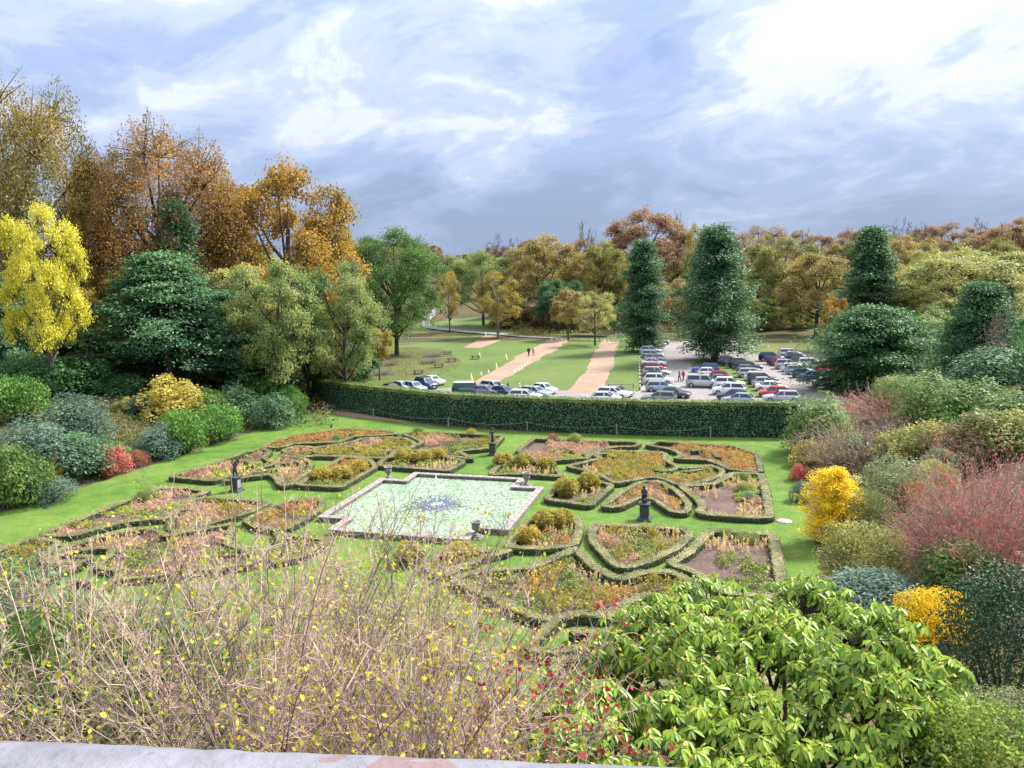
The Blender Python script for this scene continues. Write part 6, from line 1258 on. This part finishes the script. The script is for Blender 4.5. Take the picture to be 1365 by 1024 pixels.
for x, y, zt, rad, l, sd_, nl_ in (
 (-4.1, 6.6, 15.3, 1.6, 'tan twiggy shrub under the railing at the far left of the picture', 1, 260),
 (-2.3, 6.0, 15.45, 1.5, 'bare twiggy shrub with yellow leaves in the left middle under the railing', 2, 320),
 (-.85, 5.7, 14.75, 1.3, 'bare pinkish shrub under the middle of the railing', 3, 380),
 (-2.9, 8.8, 15.35, 1.7, 'tall bare shrub whose topmost twigs cross the left garden beds', 4, 380),
 (-1.2, 8.4, 14.85, 1.4, 'bare shrub full of small yellow leaves below the pool', 5, 620),
 (-5.6, 8.6, 14.75, 1.7, 'bare tangled shrub at the left edge behind the nearest twigs', 6, 260),
 (-1.9, 11.2, 14.2, 1.7, 'bare shrub farther down the slope, left of the pool front', 7, 520),
 (-4.6, 11.6, 13.3, 1.9, 'low bare thicket on the slope below the left beds', 8, 320)):
    bare_shrub(x, y, zt, rad, l, sd_, nleaf=int(nl_ * 3.2), nst=62)
bare_shrub(.1, 6.5, 14.35, .75, 'small shrub with dark red leaves beside the big rhododendron', 21, 20, 420, 'redleaf', (1, 2), 130, 8, .06, .5)
bare_shrub(-4.3, 5.6, 14.0, .8, 'low red-leaved twigs above the left end of the railing', 22, 14, 90, 'redleaf', (1,), 60, 8, .06, .7)
a_ = SH['laurel1']
shrub('laurel0', 'laurel', 'leafy green bush showing through the twigs at the lower left', (-3.9, 7.6, 13.9, 1.8), 'shrub')
shrub('laurel1', 'rhodolight', 'green bush between the bare twigs at the far left edge', (-4.75, 7.4, 14.2, 1.8), 'shrub')
shrub('rhodo1', 'darkgreen', 'dark bush at the left edge below the parterre', (-7.6, 11.5, 13.2, 2.2), 'shrub')
# one tall sapling stem reaching up over the beds
rng2 = np.random.default_rng(8); x, y = -2.75, 7.2; z0 = hz(x, y); t = thing('sapling', (x, y, z0), 'single tall bare sapling with a few yellow leaves standing above the twigs', 'sapling'); st = Acc(); Pm = np.array([(0, 0, -.1), (.02, 0, 1.2), (-.02, .03, 2.2), (.03, .02, 3.0), (.02, .02, 3.75)])
add_tube(st, Pm, [.016, .013, .009, .006, .002], 5, 0); lm = leaf_mesh('leaf', 1, .72, LM['yellowleaf'])
for i in range(16):
    q = rng2.uniform(1.3, 3.8); k = min(3, int(q)); p = Pm[k] * (1 - q + k) + Pm[k + 1] * (q - k); e = rng2.normal(size=3) * .5 + (0, 0, .9); e[0] += (-1) ** i * .5; e /= np.linalg.norm(e); l = rng2.uniform(.3, .7)
    Q = [p, p + e * l * .5, p + e * l + (0, 0, .1)]; add_tube(st, Q, [.005, .0035, .0015], 3, 0)
    for _ in range(2):
        o = ob('leaf', lm, t); d = rng2.normal(size=(1, 3)) * .5 - (0, 0, .8); M = frames(None, d, rng2.normal(size=(1, 3)))[0]; o.matrix_local = Matrix.Translation(Q[2] + rng2.normal(size=3) * .02) @ Matrix(M.tolist()).to_4x4() @ Matrix.Scale(rng2.uniform(.04, .07), 4)
ob('stem', st.mesh('stem', 3, TW), t)

# ------------------------------------------------------------------ the big rhododendron
LM['rhodonear'] = leafmat('big_rhododendron_leaf', [(.10, .19, .02), (.25, .38, .04), (.39, .51, .065), (.52, .59, .13)], trans=.4, spec=.5, rough=.38, objvar=.35, amt=.5, clump=1.2)
LM['bud'] = leafmat('rhododendron_bud', [(.42, .34, .08), (.55, .46, .13)], trans=.1)
def rhododendron(x, y, zt, rx, ry, label, seed, nw, shown, ll=.114):
    rng = np.random.default_rng(seed); z0 = hz(x, y); H = zt - z0; t = thing('rhododendron', (x, y, z0), label, 'shrub', None)
    st = Acc(); W = []; D = []
    nl = 30
    for i in range(nl):                      # clumps of shoots on the ends of forking limbs
        tt = (i + .5) / nl; a = i * 2.4 + rng.uniform(-.3, .3); el = math.asin(tt ** .8) if tt < 1 else 1.5
        c = np.array([math.cos(a) * math.cos(el) * rx * .78, math.sin(a) * math.cos(el) * ry * .78, H * (.28 + .6 * math.sin(el)) * rng.uniform(.93, 1.04)])
        if i >= 26: c = np.array([rng.normal() * .35, rng.normal() * .3, H * rng.uniform(.62, .86)])
        b = np.array([c[0] * .16, c[1] * .16, 0]) + rng.normal(size=3) * (.12, .12, 0)
        mid = b * .45 + c * .55 + rng.normal(size=3) * .1 - (0, 0, .12 * H)
        add_tube(st, [b - (0, 0, .1), b * .75 + mid * .25 + rng.normal(size=3) * .06, mid, c * .8 + mid * .2, c], [.045, .04, .03, .02, .012], 6)
        n = nw // nl
        for j in range(n):
            d = rng.normal(size=3) + np.array([math.cos(a) * .5, math.sin(a) * .5, .7]); d /= np.linalg.norm(d)
            if d[2] < -.3: d[2] *= -1
            r = rng.uniform(.45, 1.05) * .72; w = c + d * r * (rx * .42, ry * .42, H * .30)
            if rng.random() < .55: add_tube(st, [c, (c + w) / 2 + rng.normal(size=3) * .05, w], [.009, .007, .005], 4)
            W.append(w); D.append(d * .45 + (0, 0, .8))
    ob('branches', st.mesh('branches', 1, [simple('rhododendron_bark', (.07, .05, .04), .85, scale=12, var=.35)]), t)
    W = np.array(W); D = unit(np.array(D)); P = []; X = []; U = []; L = []
    for w, d in zip(W, D):
        k = rng.integers(7, 11); a0 = rng.random() * 6.283; e1 = unit(np.cross(d, (0.3, .9, .1))[None])[0]; e2 = np.cross(d, e1); droop = rng.uniform(-.75, -.1)
        for q in range(k):
            a = a0 + q * 6.283 / k + rng.normal() * .12; o = e1 * math.cos(a) + e2 * math.sin(a); dd = o + d * (droop + rng.normal() * .16) - (0, 0, .25)
            P.append(w + o * .012); X.append(dd); U.append(d + o * .35); L.append(ll * rng.uniform(.6, 1.25))
    P, X, U, L = map(np.array, (P, X, U, L)); M = frames(P, X, U)
    score = np.linalg.norm(P + (x, y, z0 - EYE), axis=1) - .5 * P[:, 2] + rng.normal(size=len(P)) * .3
    near = np.argsort(score)[:shown]; rest = np.setdiff1d(np.arange(len(P)), near)
    lm = leaf_mesh('leaf', 1, .36, LM['rhodonear'], .12, .3)
    for i in near:
        o = ob('leaf', lm, t); o.matrix_local = Matrix.Translation(P[i]) @ Matrix(M[i].tolist()).to_4x4() @ Matrix.Scale(L[i], 4)
    a = Acc(); add_shaped(a, P[rest], M[rest], L[rest], L[rest] * .36, rng, 0, .12, .3); ob('leaf_mass', a.mesh('leaf_mass', 1, [LM['rhodonear']]), t, kind='stuff')
    a = Acc(); m = rng.random(len(W)) < .8; add_leaves(a, W[m] + D[m] * .02, rng.normal(size=(m.sum(), 3)), .055, .028, rng, 0, None, D[m]); add_leaves(a, W[m] + D[m] * .02, rng.normal(size=(m.sum(), 3)), .055, .028, rng, 0, None, D[m])
    ob('buds', a.mesh('buds', 1, [LM['bud']]), t, kind='stuff')
rhododendron(2.75, 8.0, 13.9, 2.2, 1.9, 'big leafy green rhododendron filling the lower right', 37, 2500, 300)
rhododendron(1.0, 6.4, 13.55, 1.35, 1.2, 'smaller rhododendron with yellow-green leaves at the bottom middle', 32, 800, 300)

# ------------------------------------------------------------------ the stone parapet at the bottom edge
mp, g = mat_base('parapet_stone')
co = g.n('ShaderNodeTexCoord').outputs['Object']
f1 = g.noise(co, 7, 6, .65); f2 = g.noise(co, 26, 5, .6); f3 = g.noise(co, 11, 3, .5, 1.0)
c = g.ramp(f1, [(.35, (.13, .13, .15)), (.55, (.185, .183, .215)), (.7, (.225, .222, .25))])
c = g.mix(g.m('MULTIPLY', g.m('GREATER_THAN', f3, .6), .75), c, (.17, .10, .09))
c = g.mix(g.m('MULTIPLY', g.m('GREATER_THAN', f2, .64), .5), c, (.13, .11, .11))
b = g.n('ShaderNodeBsdfPrincipled', {'Base Color': c, 'Roughness': .8, 'Normal': g.n('ShaderNodeBump', {'Strength': .5, 'Distance': .02, 'Height': g.m('ADD', f1, f2)}).outputs[0]})
g.n('ShaderNodeOutputMaterial', {'Surface': b.outputs[0]})
e0 = np.array([*(-0.68, 0.94)]); e1 = np.array([*(0.14, 0.86)])
dv = (e1 - e0) / np.linalg.norm(e1 - e0); nv = np.array([dv[1], -dv[0]]); o = e0 - dv * 1.6
rng3 = np.random.default_rng(3); par = thing('parapet', (*o, 0), 'pale weathered stone parapet along the bottom edge of the picture', 'parapet', rz=math.atan2(dv[1], dv[0]))
nx = 150; xs_ = np.linspace(0, 4.6, nx); prof = [(-.0, 16.74), (0.006, 16.80), (-.0, 16.885), (-.012, 16.91), (-.035, 16.92), (-.12, 16.925), (-.24, 16.922), (-.33, 16.91), (-.34, 16.74)]
V = np.array([[(x, y + rng3.normal() * .0007, z + rng3.normal() * .0006) for y, z in prof] for x in xs_]).reshape(-1, 3); k = len(prof); i = np.arange(nx - 1)[:, None] * k; j = np.arange(k - 1)[None]
a = Acc(); a.add(V, np.stack([i + j, i + j + 1, i + k + j + 1, i + k + j], -1).reshape(-1, 4)[:, ::-1], 0, .5, True); ob('coping', a.mesh('coping', 1, [mp]), par)
a = Acc(); add_box(a, (2.3, -.17, 14.9), (4.6, .26, 3.66)); ob('wall', a.mesh('wall', 1, [mp]), par)
